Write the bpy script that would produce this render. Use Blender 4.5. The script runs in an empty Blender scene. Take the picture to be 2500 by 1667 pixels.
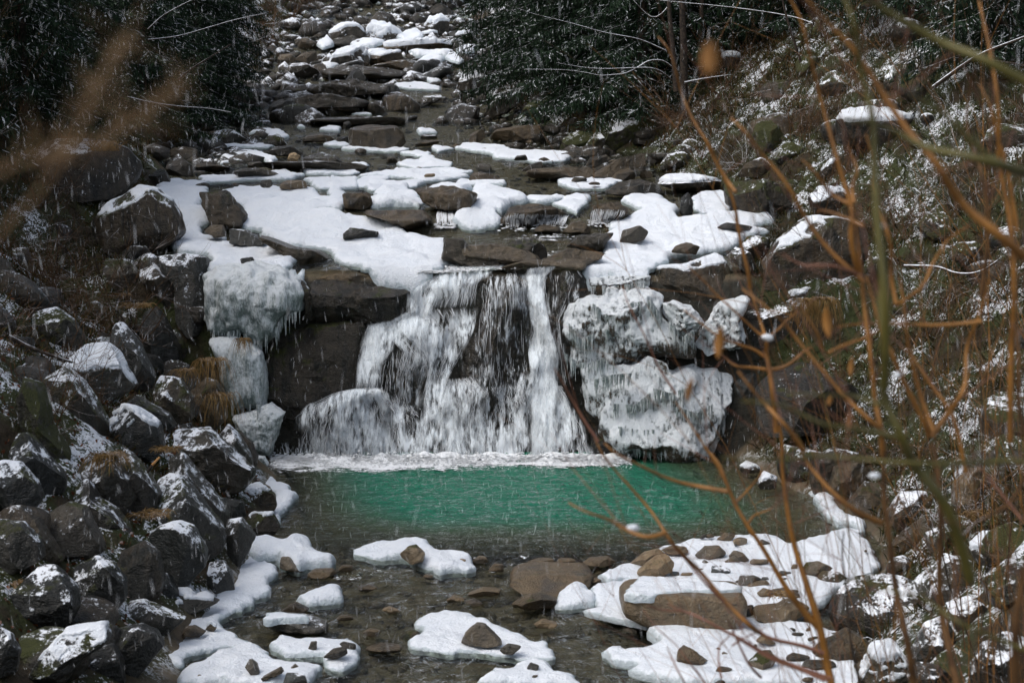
import bpy, math, random
import numpy as np
from mathutils import Vector, Matrix
from mathutils.bvhtree import BVHTree
from mathutils.geometry import delaunay_2d_cdt

random.seed(7)
rng = np.random.default_rng(7)
S = bpy.context.scene
C = S.collection
R_ = math.radians

# ------------------------------------------------------------------ camera, sky, sun, exposure
CAM_Z, PITCH = 5.6, 5.85
cam = bpy.data.objects.new("camera", bpy.data.cameras.new("camera"))
C.objects.link(cam)
S.camera = cam
cam.location = (0, 0, CAM_Z)
cam.rotation_euler = (R_(90 - PITCH), 0, 0)
cam.data.lens, cam.data.sensor_width = 50, 36
cam.data.clip_start, cam.data.clip_end = 0.05, 600
cam.data.dof.use_dof = True
cam.data.dof.focus_distance = 29
cam.data.dof.aperture_fstop = 2.4

W = bpy.data.worlds.new("World")
S.world = W
W.use_nodes = True
wn, wl = W.node_tree.nodes, W.node_tree.links
sky = wn.new("ShaderNodeTexSky")
sky.sky_type = "NISHITA"
sky.sun_disc = False
sky.sun_elevation, sky.sun_rotation = R_(54), R_(242)
sky.dust_density = 4.0
hs = wn.new("ShaderNodeHueSaturation")          # a cloud deck: the same sky light, nearly grey
hs.inputs["Saturation"].default_value = 0.62
wl.new(sky.outputs[0], hs.inputs["Color"])
wl.new(hs.outputs[0], wn["Background"].inputs[0])
wn["Background"].inputs[1].default_value = 0.15
sun = bpy.data.objects.new("sun", bpy.data.lights.new("sun", "SUN"))
C.objects.link(sun)
sun.data.energy, sun.data.angle = 0.75, R_(50)
sun.data.color = (1.0, 0.97, 0.93)
sun.rotation_euler = (R_(36), 0, R_(-62))
vs = S.view_settings
vs.view_transform, vs.look, vs.gamma, vs.use_curve_mapping = "Standard", "None", 1, False
vs.exposure = 0.42
try:
    S.cycles.use_denoising = True
    S.cycles.max_bounces = 6
    S.cycles.diffuse_bounces = 4
    S.cycles.transparent_max_bounces = 32
    S.cycles.caustics_reflective = S.cycles.caustics_refractive = False
except Exception:
    pass

# ------------------------------------------------------------------ pixels of the photograph <-> points of the place
FS, CX, CY = 50 / 36 * 2500, 1250.0, 833.5
cp, sp_ = math.cos(R_(PITCH)), math.sin(R_(PITCH))
CROP = dict(A=(0, 0), B=(550, 0), C=(1250, 0), D=(1650, 0), E=(0, 400), F=(400, 400), G=(1100, 400), H=(1650, 400),
            I=(0, 700), J=(0, 1100), K=(600, 1100), L=(1250, 1100), M=(1650, 1100), N=(1650, 750), O=(600, 750))
def px(crop, s):
    pts = [tuple(float(t) for t in q.split(",")) for q in s.split()]
    if crop == "P": return [(640 + a / 2.8, 640 + b / 2.8) for a, b in pts]
    if crop == "Q": return [(1340 + a / 3.074, 640 + b / 3.074) for a, b in pts]
    if crop == "Z": return [(a / .9408, b / .9408) for a, b in pts]
    ox, oy = CROP[crop]
    return [(ox + a / 2.7659, oy + b / 2.7659) for a, b in pts]
def ray(u, v):
    a, b = (np.asarray(u) - CX) / FS, -(np.asarray(v) - CY) / FS
    return a, cp + sp_ * b, -sp_ + cp * b
def at(u, v, Y):
    dx, dy, dz = ray(u, v)
    t = Y / dy
    return np.stack([dx * t, dy * t, CAM_Z + dz * t], -1)

# ------------------------------------------------------------------ noise
def _h(ix, iy, iz, s):
    h = (ix.astype(np.uint32) * np.uint32(374761393) + iy.astype(np.uint32) * np.uint32(668265263)
         + iz.astype(np.uint32) * np.uint32(2147483647) + np.uint32(s * 974711 + 13))
    h = (h ^ (h >> np.uint32(13))) * np.uint32(1274126177)
    h = (h ^ (h >> np.uint32(15))) * np.uint32(2246822519)
    return ((h ^ (h >> np.uint32(16))) & np.uint32(0xFFFFFF)).astype(np.float64) / 8388607.5 - 1
def vn(p, s=0):
    p = np.asarray(p, float)
    i = np.floor(p).astype(np.int64)
    f = p - i
    f = f * f * (3 - 2 * f)
    i = i.astype(np.int32)
    x0, y0, z0 = i[..., 0], i[..., 1], i[..., 2]
    r = 0
    for dx in (0, 1):
        wx = f[..., 0] if dx else 1 - f[..., 0]
        for dy in (0, 1):
            wy = f[..., 1] if dy else 1 - f[..., 1]
            for dz in (0, 1):
                wz = f[..., 2] if dz else 1 - f[..., 2]
                r = r + wx * wy * wz * _h(x0 + dx, y0 + dy, z0 + dz, s)
    return r
def fbm(p, o=3, s=0):
    p = np.asarray(p, float)
    r, a = 0, 1.0
    for k in range(o):
        r = r + a * vn(p * 2 ** k + 17.3 * k, s + k)
        a *= .5
    return r
def n2(x, y, sc, o=3, s=0):
    return fbm(np.stack([x * sc, y * sc, np.zeros_like(x) + .37], -1), o, s)
def sstep(a, b, x):
    t = np.clip((x - a) / (b - a), 0, 1)
    return t * t * (3 - 2 * t)

# ------------------------------------------------------------------ lie of the land
def zc(v_disp, y):
    return float(at(CX, v_disp / .9408, y)[2])
UP = [(31.3, 622), (33, 585), (34.6, 545), (35.1, 530), (35.7, 493), (36.3, 480), (38.5, 450), (43, 405), (49, 353),
      (52, 331), (60, 258), (66, 200), (70, 155), (74, 105), (78, 55), (84, 0), (100, -45), (140, -80)]
_zy = np.array([0, 12, 20.6, 21.6, 22.4, 30.25] + [a for a, b in UP])
_zz = np.array([-.36, -.28, -.16, -.12, 0, 0] + [zc(b, a) for a, b in UP])
def zs(y): return np.interp(y, _zy, _zz)
_yy = np.arange(-10, 150, .25)
_sm = np.convolve(np.pad(zs(_yy), 12, mode="edge"), np.ones(25) / 25, "valid")
def zsm(y): return np.interp(y, _yy + 2.6, _sm)   # the banks rise a little behind the step of the fall
EL = np.array([(-10, -5.5), (8, -4.6), (14, -4.25), (16.4, -4.0), (17.3, -4.1), (18.5, -4.2), (20, -4.0), (22.5, -4.0), (25, -4.1), (28, -4.75),
               (30.2, -5.3), (31.5, -6.6), (33, -7.4), (35, -8.2), (38.5, -9.15), (43, -10.2), (49, -11.2), (52, -11.3), (60, -11.9),
               (66, -12.2), (70, -11.5), (78, -10.9), (84, -10.7), (140, -14)])
ER = np.array([(-10, 3), (8, 3), (14, 3.3), (16, 3.8), (18.5, 4.7), (21.7, 5.7), (24, 5.9), (25.5, 5.65), (28, 5.2), (30, 4.9), (32, 5.2),
               (35, 6.1), (36.5, 6.1), (38.5, 5.6), (43, 4.4), (49, 3.6), (52, 1.8), (60, -.8), (66, -1.9), (74, -2.3), (84, -3.5), (140, -6)])
def el(y): return np.interp(y, EL[:, 0], EL[:, 1])
def er(y): return np.interp(y, ER[:, 0], ER[:, 1])
def depth(x, y):                                  # water depth over the bed
    a = np.clip((x - el(y) - .3) / 2.3, 0, 1) * np.clip((er(y) - x - .5) / 3.0, 0, 1)
    pool = 1.9 * sstep(21.6, 26.0, y) * a ** .8 * (y < 31)
    return .13 + pool
def T0(x, y):
    x, y = np.asarray(x, float), np.asarray(y, float)
    dl, dr = el(y) - x, x - er(y)
    bed = zs(y) - depth(x, y)
    sl = .8
    bl = zsm(y) + np.where(dl < 7, sl * dl, sl * 7 + .55 * (dl - 7))
    br = zsm(y) + np.where(dr < 7, .8 * dr, .8 * 7 + .6 * (dr - 7))
    return np.maximum(bed, np.maximum(bl, br))
def TN(x, y):
    z = T0(x, y)
    out = np.clip(np.maximum(el(y) - x, x - er(y)) / 1.2, 0, 1)
    far = np.clip((y - 45) / 30, 0, 1)
    return z + out * (.22 + .3 * far) * n2(x, y, .9, 2, 3) + out * .13 * n2(x, y, 2.6, 3, 5) + (1 - out) * (.05 * n2(x, y, 2.0, 2, 8) + .085 * sstep(31.2, 32, y) * sstep(48, 40, y) * n2(x * .6, y * 1.3, 1.1, 3, 15))
def surf(x, y): return np.maximum(T0(x, y), np.where((x > el(y) - .3) & (x < er(y) + .3), zs(y), -9))
_ry = np.concatenate([np.arange(9, 36, .03), np.arange(36, 110, .08)])
def hit(u, v, f=surf):
    p = at(np.full_like(_ry, u), np.full_like(_ry, v), _ry)
    d = p[:, 2] - f(p[:, 0], p[:, 1])
    k = np.nonzero(d < 0)[0]
    if not len(k) or k[0] == 0: return p[-1] if not len(k) else p[0]
    k = k[0]
    t = d[k - 1] / (d[k - 1] - d[k])
    return p[k - 1] + (p[k] - p[k - 1]) * t

# ------------------------------------------------------------------ objects
def mesh(name, v, f, mat=None, smooth=True):
    m = bpy.data.meshes.new(name)
    v = np.asarray(v, float)
    if isinstance(f, np.ndarray):
        m.vertices.add(len(v)); m.vertices.foreach_set("co", v.ravel())
        n = f.shape[1]
        m.loops.add(f.size); m.loops.foreach_set("vertex_index", f.ravel().astype(np.int32))
        m.polygons.add(len(f)); m.polygons.foreach_set("loop_start", np.arange(0, f.size, n, dtype=np.int32))
        m.update(calc_edges=True)
    else:
        m.from_pydata([tuple(a) for a in v], [], f)
        m.update()
    if smooth: m.polygons.foreach_set("use_smooth", np.ones(len(m.polygons), bool))
    if mat: m.materials.append(mat)
    return m
def link(name, m, parent=None, **kw):
    o = bpy.data.objects.new(name, m)
    C.objects.link(o)
    if parent is not None: o.parent = parent
    for k, val in kw.items():
        if val is not None: o[k] = val
    return o
def recenter(m, c):
    m.transform(Matrix.Translation(-Vector(c)))
    return Vector(c)
def vattr(m, name, vals):
    a = m.attributes.new(name, "FLOAT", "POINT")
    a.data.foreach_set("value", np.asarray(vals, np.float32))
def tubes(lines, radii, sides=3, cap=True):
    """many thin round strands as one vertex/face list: lines = list of (k,3), radii = list of (k,)"""
    V, F, base = [], [], 0
    ang = np.arange(sides) * 2 * math.pi / sides
    for L, r in zip(lines, radii):
        L = np.asarray(L, float); r = np.broadcast_to(r, (len(L),))
        t = np.gradient(L, axis=0)
        t /= np.linalg.norm(t, axis=1)[:, None] + 1e-9
        ref = np.where(np.abs(t[:, 1:2]) > .9, np.array([[1., 0, 0]]), np.array([[0., 1, 0]]))
        a = np.cross(t, ref); a /= np.linalg.norm(a, axis=1)[:, None] + 1e-9
        b = np.cross(t, a)
        ring = L[:, None] + r[:, None, None] * (a[:, None] * np.cos(ang)[None, :, None] + b[:, None] * np.sin(ang)[None, :, None])
        V.append(ring.reshape(-1, 3))
        n = len(L)
        i = base + (np.arange(n - 1)[:, None] * sides + np.arange(sides)[None]).ravel()
        j = base + (np.arange(n - 1)[:, None] * sides + (np.arange(sides)[None] + 1) % sides).ravel()
        F.append(np.stack([i, j, j + sides, i + sides], -1))
        base += n * sides
    return np.concatenate(V), np.concatenate(F)
# ------------------------------------------------------------------ materials
class NT:
    def __init__(s, name):
        s.m = bpy.data.materials.new(name); s.m.use_nodes = True
        s.t = s.m.node_tree; s.n = s.t.nodes; s.n.clear()
        s.out = s.n.new("ShaderNodeOutputMaterial")
        s.geo = s.n.new("ShaderNodeNewGeometry")
        s.pos = s.geo.outputs["Position"]
        sx = s.n.new("ShaderNodeSeparateXYZ"); s.l(s.geo.outputs["Normal"], sx.inputs[0]); s.nz = sx.outputs[2]
    def l(s, a, b): s.t.links.new(a, b)
    def inp(s, sock, v):
        if isinstance(v, (int, float)):
            sock.default_value = v if sock.type != "RGBA" else (v, v, v, 1)
        elif isinstance(v, tuple):
            sock.default_value = v if (sock.type != "RGBA" or len(v) == 4) else (*v, 1)
        else: s.l(v, sock)
    def noise(s, sc, det=3, rough=.55, vec=None, scale=None, dist=0, rot=None):
        n = s.n.new("ShaderNodeTexNoise"); n.inputs["Scale"].default_value = sc; n.inputs["Detail"].default_value = det
        n.inputs["Roughness"].default_value = rough; n.inputs["Distortion"].default_value = dist
        v = vec if vec is not None else s.pos
        if scale:
            mp = s.n.new("ShaderNodeMapping"); mp.inputs["Scale"].default_value = scale; mp.inputs["Rotation"].default_value = rot or (0, 0, 0); s.l(v, mp.inputs[0]); v = mp.outputs[0]
        s.l(v, n.inputs["Vector"])
        return n.outputs[0]
    def math(s, op, a, b=0.0, c=0.0):
        n = s.n.new("ShaderNodeMath"); n.operation = op
        for k, v in enumerate((a, b, c)): s.inp(n.inputs[k], v)
        return n.outputs[0]
    def ss(s, x, lo, hi):
        n = s.n.new("ShaderNodeMapRange"); n.interpolation_type = "SMOOTHSTEP"
        s.inp(n.inputs["Value"], x); s.inp(n.inputs["From Min"], lo); s.inp(n.inputs["From Max"], hi)
        return n.outputs[0]
    def mix(s, f, a, b):
        n = s.n.new("ShaderNodeMix"); n.data_type = "RGBA"
        s.inp(n.inputs[0], f); s.inp(n.inputs[6], a); s.inp(n.inputs[7], b)
        return n.outputs[2]
    def attr(s, name, kind="OBJECT"):
        n = s.n.new("ShaderNodeAttribute"); n.attribute_type = kind; n.attribute_name = name
        return n.outputs["Fac"]
    def bump(s, h, st=.5, d=.05, nrm=None):
        n = s.n.new("ShaderNodeBump"); n.inputs["Strength"].default_value = st; n.inputs["Distance"].default_value = d
        s.l(h, n.inputs["Height"])
        if nrm: s.l(nrm, n.inputs["Normal"])
        return n.outputs[0]
    def bsdf(s, col, rough=.6, nrm=None, spec=.4, sss=0, trans=None):
        n = s.n.new("ShaderNodeBsdfPrincipled")
        s.inp(n.inputs["Base Color"], col); s.inp(n.inputs["Roughness"], rough); s.inp(n.inputs["Specular IOR Level"], spec)
        if nrm: s.l(nrm, n.inputs["Normal"])
        if sss:
            n.inputs["Subsurface Weight"].default_value = sss; n.inputs["Subsurface Radius"].default_value = (.05, .06, .07)
            n.inputs["Subsurface Scale"].default_value = .5
        return n.outputs[0]
    def mixs(s, f, a, b):
        n = s.n.new("ShaderNodeMixShader"); s.inp(n.inputs[0], f); s.l(a, n.inputs[1]); s.l(b, n.inputs[2]); return n.outputs[0]
    def done(s, sh): s.l(sh, s.out.inputs[0]); return s.m

SNOW = (.82, .86, .91)
def m_rock():
    t = NT("wet_mountain_rock")
    snow, moss, tone, lum = t.attr("snow"), t.attr("moss"), t.attr("tone"), t.attr("lum")
    n1, n2_, n3 = t.noise(1.6, 4), t.noise(7, 5, .65), t.noise(38, 3, .6)
    strat = t.noise(3.0, 4, .6, scale=(1.2, 1.2, 6), rot=(.5, .6, 0))
    grey = t.mix(n2_, (.008, .012, .013), (.080, .092, .092))
    brown = t.mix(n2_, (.022, .016, .009), (.20, .145, .083))
    base = t.mix(tone, grey, brown)
    base = t.mix(t.ss(n1, .5, .72), base, t.mix(tone, (.085, .072, .055), (.055, .048, .040)))
    base = t.mix(t.math('MULTIPLY', t.ss(strat, .56, .70), .6), base, (.016, .014, .012))
    stain = t.ss(t.noise(2.6, 4, .65, scale=(1.5, 1.5, .22)), .42, .66)
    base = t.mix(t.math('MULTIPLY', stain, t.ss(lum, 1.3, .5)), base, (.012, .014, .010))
    lich = t.ss(t.noise(14, 4, .7), .63, .72)
    base = t.mix(t.math("MULTIPLY", lich, .4), base, (.24, .23, .19))
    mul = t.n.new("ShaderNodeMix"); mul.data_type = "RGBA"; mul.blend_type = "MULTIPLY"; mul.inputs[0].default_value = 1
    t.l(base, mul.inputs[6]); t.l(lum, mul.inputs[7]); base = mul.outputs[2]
    mf = t.ss(t.math("ADD", t.math("ADD", t.noise(2.3, 4, .65), t.math("MULTIPLY", t.nz, .22)), t.math("MULTIPLY", moss, .62)), .82, .98)
    mcol = t.mix(t.noise(22, 3), (.020, .026, .006), t.mix(n1, (.115, .11, .018), (.065, .085, .022)))
    base = t.mix(mf, base, mcol)
    bump = t.math("ADD", t.math("ADD", t.math("MULTIPLY", n2_, .9), t.math("MULTIPLY", n3, .35)), t.math("MULTIPLY", strat, .25))
    bump = t.math("ADD", bump, t.math("MULTIPLY", mf, t.math("MULTIPLY", t.noise(60, 2), .9)))
    nr = t.bump(bump, .9, .10)
    sn = t.math("ADD", t.math("MULTIPLY", t.nz, .66), t.math("ADD", t.math("MULTIPLY", t.math("SUBTRACT", t.noise(3.2, 5, .72), .5), 2.9),
                t.math("MULTIPLY", t.math("SUBTRACT", t.noise(22, 5, .75), .5), 1.7)))
    lo = t.math("SUBTRACT", 1.16, snow)
    sf = t.ss(sn, lo, t.math("ADD", lo, .22))
    rough = t.math("ADD", .22, t.math("MULTIPLY", t.math("ADD", mf, t.math("MULTIPLY", n3, .5)), .35))
    rk = t.bsdf(base, rough, nr, .42)
    sw = t.bsdf(SNOW, .9, t.bump(t.math("ADD", t.noise(30, 3), t.math("MULTIPLY", sf, 1.2)), .5, .05), .2)
    return t.done(t.mixs(sf, rk, sw))
def m_ground():
    t = NT("forest_floor_and_stream_bed")
    out = t.attr("bank", "GEOMETRY"); right = t.attr("right", "GEOMETRY"); far = t.attr("far", "GEOMETRY")
    n1, n2_, n3 = t.noise(.9, 4), t.noise(5, 5, .65), t.noise(24, 4, .7)
    bed = t.mix(n2_, (.045, .038, .027), (.27, .21, .135))
    vo = t.n.new("ShaderNodeTexVoronoi"); vo.inputs["Scale"].default_value = 4.5; t.l(t.pos, vo.inputs["Vector"])
    sep = t.n.new("ShaderNodeSeparateColor"); t.l(vo.outputs["Color"], sep.inputs[0])
    bed = t.mix(t.math("MULTIPLY", sep.outputs[0], .55), bed, (.15, .12, .085))
    lit = t.mix(n3, (.010, .008, .004), (.062, .043, .022))
    gre = t.mix(n3, (.010, .014, .004), (.062, .076, .020))
    bank = t.mix(t.ss(n1, .38, .54), lit, gre); near = t.attr('near', 'GEOMETRY')
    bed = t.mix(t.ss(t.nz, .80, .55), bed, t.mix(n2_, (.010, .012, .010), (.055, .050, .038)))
    col = t.mix(out, bed, bank)
    sn = t.math("ADD", t.math("MULTIPLY", t.nz, .55), t.math("ADD", t.math("MULTIPLY", t.math("SUBTRACT", n2_, .5), 1.3), t.math("MULTIPLY", t.math("SUBTRACT", n3, .5), 1.5)))
    sn = t.math("ADD", sn, t.math("MULTIPLY", t.math("SUBTRACT", n1, .5), 1.7))
    sn = t.math("ADD", sn, t.math("ADD", t.math("ADD", t.math("MULTIPLY", right, .11), t.math("MULTIPLY", near, .08)), t.math("MULTIPLY", far, .17)))
    sf = t.math("MULTIPLY", t.ss(sn, .62, .76), out)
    h = t.math("ADD", t.math("ADD", n2_, t.math("MULTIPLY", n3, .5)), t.math("MULTIPLY", vo.outputs["Distance"], -.8))
    nr = t.bump(h, .8, .12)
    return t.done(t.mixs(sf, t.bsdf(col, .75, nr, .3), t.bsdf(SNOW, .9, nr, .2)))
def m_snow():
    t = NT("settled_snow")
    n = t.math("ADD", t.noise(5.5, 5, .65), t.math("MULTIPLY", t.noise(30, 4, .65), .45))
    col = t.mix(t.noise(2.5, 3), (.74, .80, .87), (.85, .885, .92))
    rim = t.ss(t.math('ADD', t.attr('rim', 'GEOMETRY'), t.math('MULTIPLY', t.math('SUBTRACT', t.noise(7, 4, .7), .5), 1.3)), .62, .95)   # slush where a sheet thins out
    col = t.mix(t.math('MULTIPLY', rim, .75), col, (.42, .50, .53))
    return t.done(t.bsdf(col, .8, t.bump(n, .8, .09), .25))
def m_ice():
    t = NT("rough_milky_ice")
    grain = t.noise(26, 4, .7, scale=(1, 1, .6))
    v = t.noise(6, 4, .6, scale=(1.6, 1.6, .35))
    f = t.ss(t.math("ADD", t.math("ADD", v, t.math("MULTIPLY", grain, .8)), t.math("MULTIPLY", t.nz, .35)), .62, 1.15)
    col = t.mix(f, (.17, .22, .21), (.80, .85, .87))
    return t.done(t.bsdf(col, .28, t.bump(t.math("ADD", grain, v), .9, .06), .6))
def m_icyrock():
    t = NT("rock_glazed_with_ice")
    n2_, n3 = t.noise(7, 5, .65), t.math('ADD', t.math('MULTIPLY', t.noise(11, 5, .75), .8), t.math('MULTIPLY', t.noise(34, 4, .75), .6))
    dr = t.noise(8, 4, .65, scale=(1.5, 1.5, .22))
    base = t.mix(n2_, (.022, .020, .016), (.13, .095, .06))
    f = t.math("ADD", t.math("MULTIPLY", t.nz, .36), t.math("ADD", t.math("MULTIPLY", dr, 1.1), t.math("MULTIPLY", t.math("SUBTRACT", n3, .2), .95)))
    f = t.math("ADD", f, t.math("MULTIPLY", t.math("SUBTRACT", t.noise(1.9, 3), .5), 1.1))
    f = t.ss(f, t.math("SUBTRACT", 1.02, t.attr("snow")), t.math("SUBTRACT", 1.34, t.attr("snow")))
    ice = t.mix(f, (.20, .25, .25), (.80, .85, .88))
    nr = t.bump(t.math("ADD", t.math("ADD", n3, dr), t.math("MULTIPLY", f, .8)), .9, .06)
    return t.done(t.bsdf(t.mix(t.ss(f, .02, .35), base, ice), .3, nr, .55))
def m_water():
    t = NT("clear_mountain_water")
    d, ch = t.attr("depth", "GEOMETRY"), t.attr("chop", "GEOMETRY")
    h = t.math("ADD", t.noise(2.1, 3, .6, scale=(1.35, .85, 1), dist=.8), t.math("MULTIPLY", t.noise(6.0, 3, .6, scale=(1.25, .8, 1), dist=1.0), .45))
    nr = t.bump(h, 1.0, .20)
    deep = t.math("SUBTRACT", 1, t.math("POWER", 2.718, t.math("MULTIPLY", d, -1.25)))
    body = t.n.new("ShaderNodeBsdfDiffuse")
    t.inp(body.inputs[0], t.mix(t.ss(d, .35, 1.55), (.092, .110, .058), (.014, .178, .104)))
    t.l(nr, body.inputs["Normal"])
    tr = t.n.new("ShaderNodeBsdfTransparent"); tr.inputs[0].default_value = (.88, .93, .86, 1)
    und = t.mixs(deep, tr.outputs[0], body.outputs[0])
    gl = t.n.new("ShaderNodeBsdfGlossy"); gl.inputs["Roughness"].default_value = .06; t.l(nr, gl.inputs["Normal"])
    fr = t.n.new("ShaderNodeFresnel"); fr.inputs[0].default_value = 1.33; t.l(nr, fr.inputs["Normal"])
    return t.done(t.mixs(fr.outputs[0], und, gl.outputs[0]))
def m_fall():
    t = NT("white_falling_water")
    nv = t.n.new("ShaderNodeCombineXYZ"); nv.inputs[1].default_value = -.42; nv.inputs[2].default_value = .9   # spray scatters light alike whichever way a thread faces
    d = t.bsdf(t.mix(t.noise(9, 3), (.80, .84, .87), (.93, .95, .96)), .6, nv.outputs[0], .2)
    tl = t.n.new("ShaderNodeBsdfTranslucent"); tl.inputs[0].default_value = (.8, .86, .9, 1)
    return t.done(t.mixs(.12, d, tl.outputs[0]))
def m_sheet():
    t = NT("veil_of_falling_water")
    cb = t.n.new("ShaderNodeCombineXYZ"); t.l(t.attr("fu", "GEOMETRY"), cb.inputs[0]); t.l(t.attr("fv", "GEOMETRY"), cb.inputs[1]); t.l(t.attr("layer", "GEOMETRY"), cb.inputs[2])
    a = t.noise(1, 4, .62, cb.outputs[0], (6, 1.7, 5), .7); b = t.noise(1, 4, .65, cb.outputs[0], (19, 3.6, 5), .6); c = t.noise(1, 2, .5, cb.outputs[0], (1.9, 1.2, 5), .8)
    n = t.math("ADD", t.math("ADD", t.math("MULTIPLY", a, .5), t.math("MULTIPLY", b, .35)), t.math("MULTIPLY", c, .35))
    lo = t.math("SUBTRACT", .87, t.math("MULTIPLY", t.attr("dens", "GEOMETRY"), .36))
    al = t.math("MULTIPLY", t.ss(n, lo, t.math("ADD", lo, .17)), t.attr("edge", "GEOMETRY"))
    nv = t.n.new("ShaderNodeCombineXYZ"); nv.inputs[1].default_value = -.42; nv.inputs[2].default_value = .9
    d = t.bsdf((.82, .89, .93), .6, nv.outputs[0], .2)
    tr = t.n.new("ShaderNodeBsdfTransparent")
    return t.done(t.mixs(al, tr.outputs[0], d))
def m_foam():
    t = NT("churned_foam")
    a = t.noise(3.2, 5, .68, scale=(1, 1.8, 1), dist=1.2); b = t.noise(14, 4, .7, dist=.8)
    n = t.math("ADD", t.math("MULTIPLY", a, .65), t.math("MULTIPLY", b, .4))
    lo = t.math("SUBTRACT", .80, t.math("MULTIPLY", t.attr("dens", "GEOMETRY"), .5))
    al = t.ss(n, lo, t.math("ADD", lo, .10))
    tr = t.n.new("ShaderNodeBsdfTransparent")
    return t.done(t.mixs(al, tr.outputs[0], t.bsdf((.90, .93, .95), .7, t.bump(n, .6, .05), .2)))
def m_plain(name, a, b, sc=12, rough=.7, spec=.3, dust=0.0, tl=0.0, thr=.55):
    t = NT(name)
    col = t.mix(t.ss(t.noise(sc, 3, .6), .35, .65), a, b)
    if dust:
        n = t.n.new("ShaderNodeMix"); 
        f = t.ss(t.math("ADD", t.nz, t.math("MULTIPLY", t.math("SUBTRACT", t.noise(3.5, 4, .7), .5), 1.6)), thr, thr + .25)
        col = t.mix(t.math("MULTIPLY", f, dust), col, SNOW)
    sh = t.bsdf(col, rough, None, spec)
    if tl:
        x = t.n.new("ShaderNodeBsdfTranslucent"); t.inp(x.inputs[0], col); sh = t.mixs(tl, sh, x.outputs[0])
    return t.done(sh)
def m_cover():
    t = NT("frosted_undergrowth")
    k = t.attr("hue", "GEOMETRY")
    c = t.mix(t.ss(k, .24, .34), (.075, .042, .015), t.mix(t.ss(k, .55, .62), (.055, .052, .012), (.014, .020, .007)))
    c = t.mix(t.ss(k, .92, .94), c, SNOW)
    return t.done(t.bsdf(c, .8, None, .2))
M = dict(rock=m_rock(), ground=m_ground(), snow=m_snow(), ice=m_ice(), icy=m_icyrock(), water=m_water(), fall=m_fall(), sheet=m_sheet(), foam=m_foam(), cover=m_cover(),
         bark=m_plain("damp_dark_bark", (.012, .009, .007), (.055, .040, .028), 14, .8, .3, .55, thr=.62),
         twig=m_plain("bare_brown_twigs", (.055, .027, .010), (.13, .066, .024), 9, .7, .3, .5, thr=.7),
         snowtwig=m_plain("snow_lined_branch", (.03, .02, .014), (.06, .045, .03), 9, .7, .3, .95, thr=.28),
         willow=m_plain("orange_brown_willow_bark", (.15, .066, .014), (.30, .135, .028), 7, .5, .4),
         redtwig=m_plain("reddish_willow_shoots", (.13, .055, .035), (.22, .10, .06), 7, .5, .4),
         olive=m_plain("olive_green_willow_bark", (.045, .042, .008), (.10, .088, .018), 5, .5, .4),
         drygrass=m_plain("dry_ochre_grass", (.19, .11, .035), (.36, .23, .09), 6, .7, .2, .3, .3, thr=.8),
         leaf=m_plain("dead_red_brown_leaf", (.07, .020, .009), (.17, .065, .022), 5, .7, .3, .3, .2, thr=.75),
         needle=m_plain("spruce_needles", (.005, .010, .006), (.020, .046, .020), 5, .7, .2, .55, .1, thr=.70),
         moss=m_plain("yellow_green_moss", (.07, .075, .010), (.16, .15, .025), 20, .9, .1),
         reed=m_plain("pale_dry_reed", (.26, .17, .09), (.42, .29, .17), 6, .7, .2, 0, .3), broken=m_plain("freshly_broken_wood", (.42, .20, .07), (.55, .30, .12), 9, .7),
         sleet=m_plain("falling_sleet", (.78, .80, .83), (.85, .87, .9), 2, .8))
# ------------------------------------------------------------------ ground and water
xs = np.concatenate([np.linspace(-60, -15.2, 70), np.arange(-15, 14.01, .12), np.linspace(14.2, 55, 64)])
ys = np.concatenate([np.arange(-8, 11, .8), 11 * np.exp(np.arange(0, math.log(135 / 11), .0058))])
X, Y = np.meshgrid(xs, ys)
Z = TN(X, Y)
nx_, ny_ = len(xs), len(ys)
ii = (np.arange(ny_ - 1)[:, None] * nx_ + np.arange(nx_ - 1)[None]).ravel()
gm = mesh("ground", np.stack([X, Y, Z], -1).reshape(-1, 3), np.stack([ii, ii + 1, ii + 1 + nx_, ii + nx_], -1), M["ground"])
ob = np.maximum(el(Y) - X, X - er(Y))
vattr(gm, "bank", sstep(-.1, .5, ob + .25 * n2(X, Y, 1.7)).ravel())
vattr(gm, "right", ((X > 0) * sstep(0, 2.5, X - er(Y)) * sstep(31, 37, Y)).ravel())
vattr(gm, "near", (sstep(31, 27, Y)).ravel())
vattr(gm, "far", (sstep(50, 66, Y)).ravel())
link("ground", gm, kind="structure")

def water(name, y0, y1, ramp):
    gx = np.arange(-13.5, 8, .085); gy = np.arange(y0, y1, ramp * .62)
    x, y = np.meshgrid(gx, gy)
    keep = (x > el(y) - .8) & (x < er(y) + .8)
    z = zs(y) + .022 * n2(x, y * 1.5, 1.5, 2, 21) + .016 * n2(x, y * 1.5, 3.6, 2, 22) + np.where(y > 31, .02 * n2(x, y, 2.2, 2, 9), 0)
    n = len(gx)
    q = (np.arange(len(gy) - 1)[:, None] * n + np.arange(n - 1)[None])
    kk = keep[:-1, :-1] & keep[1:, 1:]
    q = q[kk].ravel()
    m = mesh(name, np.stack([x, y, z], -1).reshape(-1, 3), np.stack([q, q + 1, q + 1 + n, q + n], -1), M["water"])
    d = np.where((y > 22) & (y < 31), depth(x, y) - .1, .02)
    vattr(m, "depth", np.clip(d, 0, 3).ravel())
    link(name, m, kind="structure")
water("pool_water", 9, 30.3, .12)
water("upper_stream_water", 31.32, 86, .16)

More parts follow.
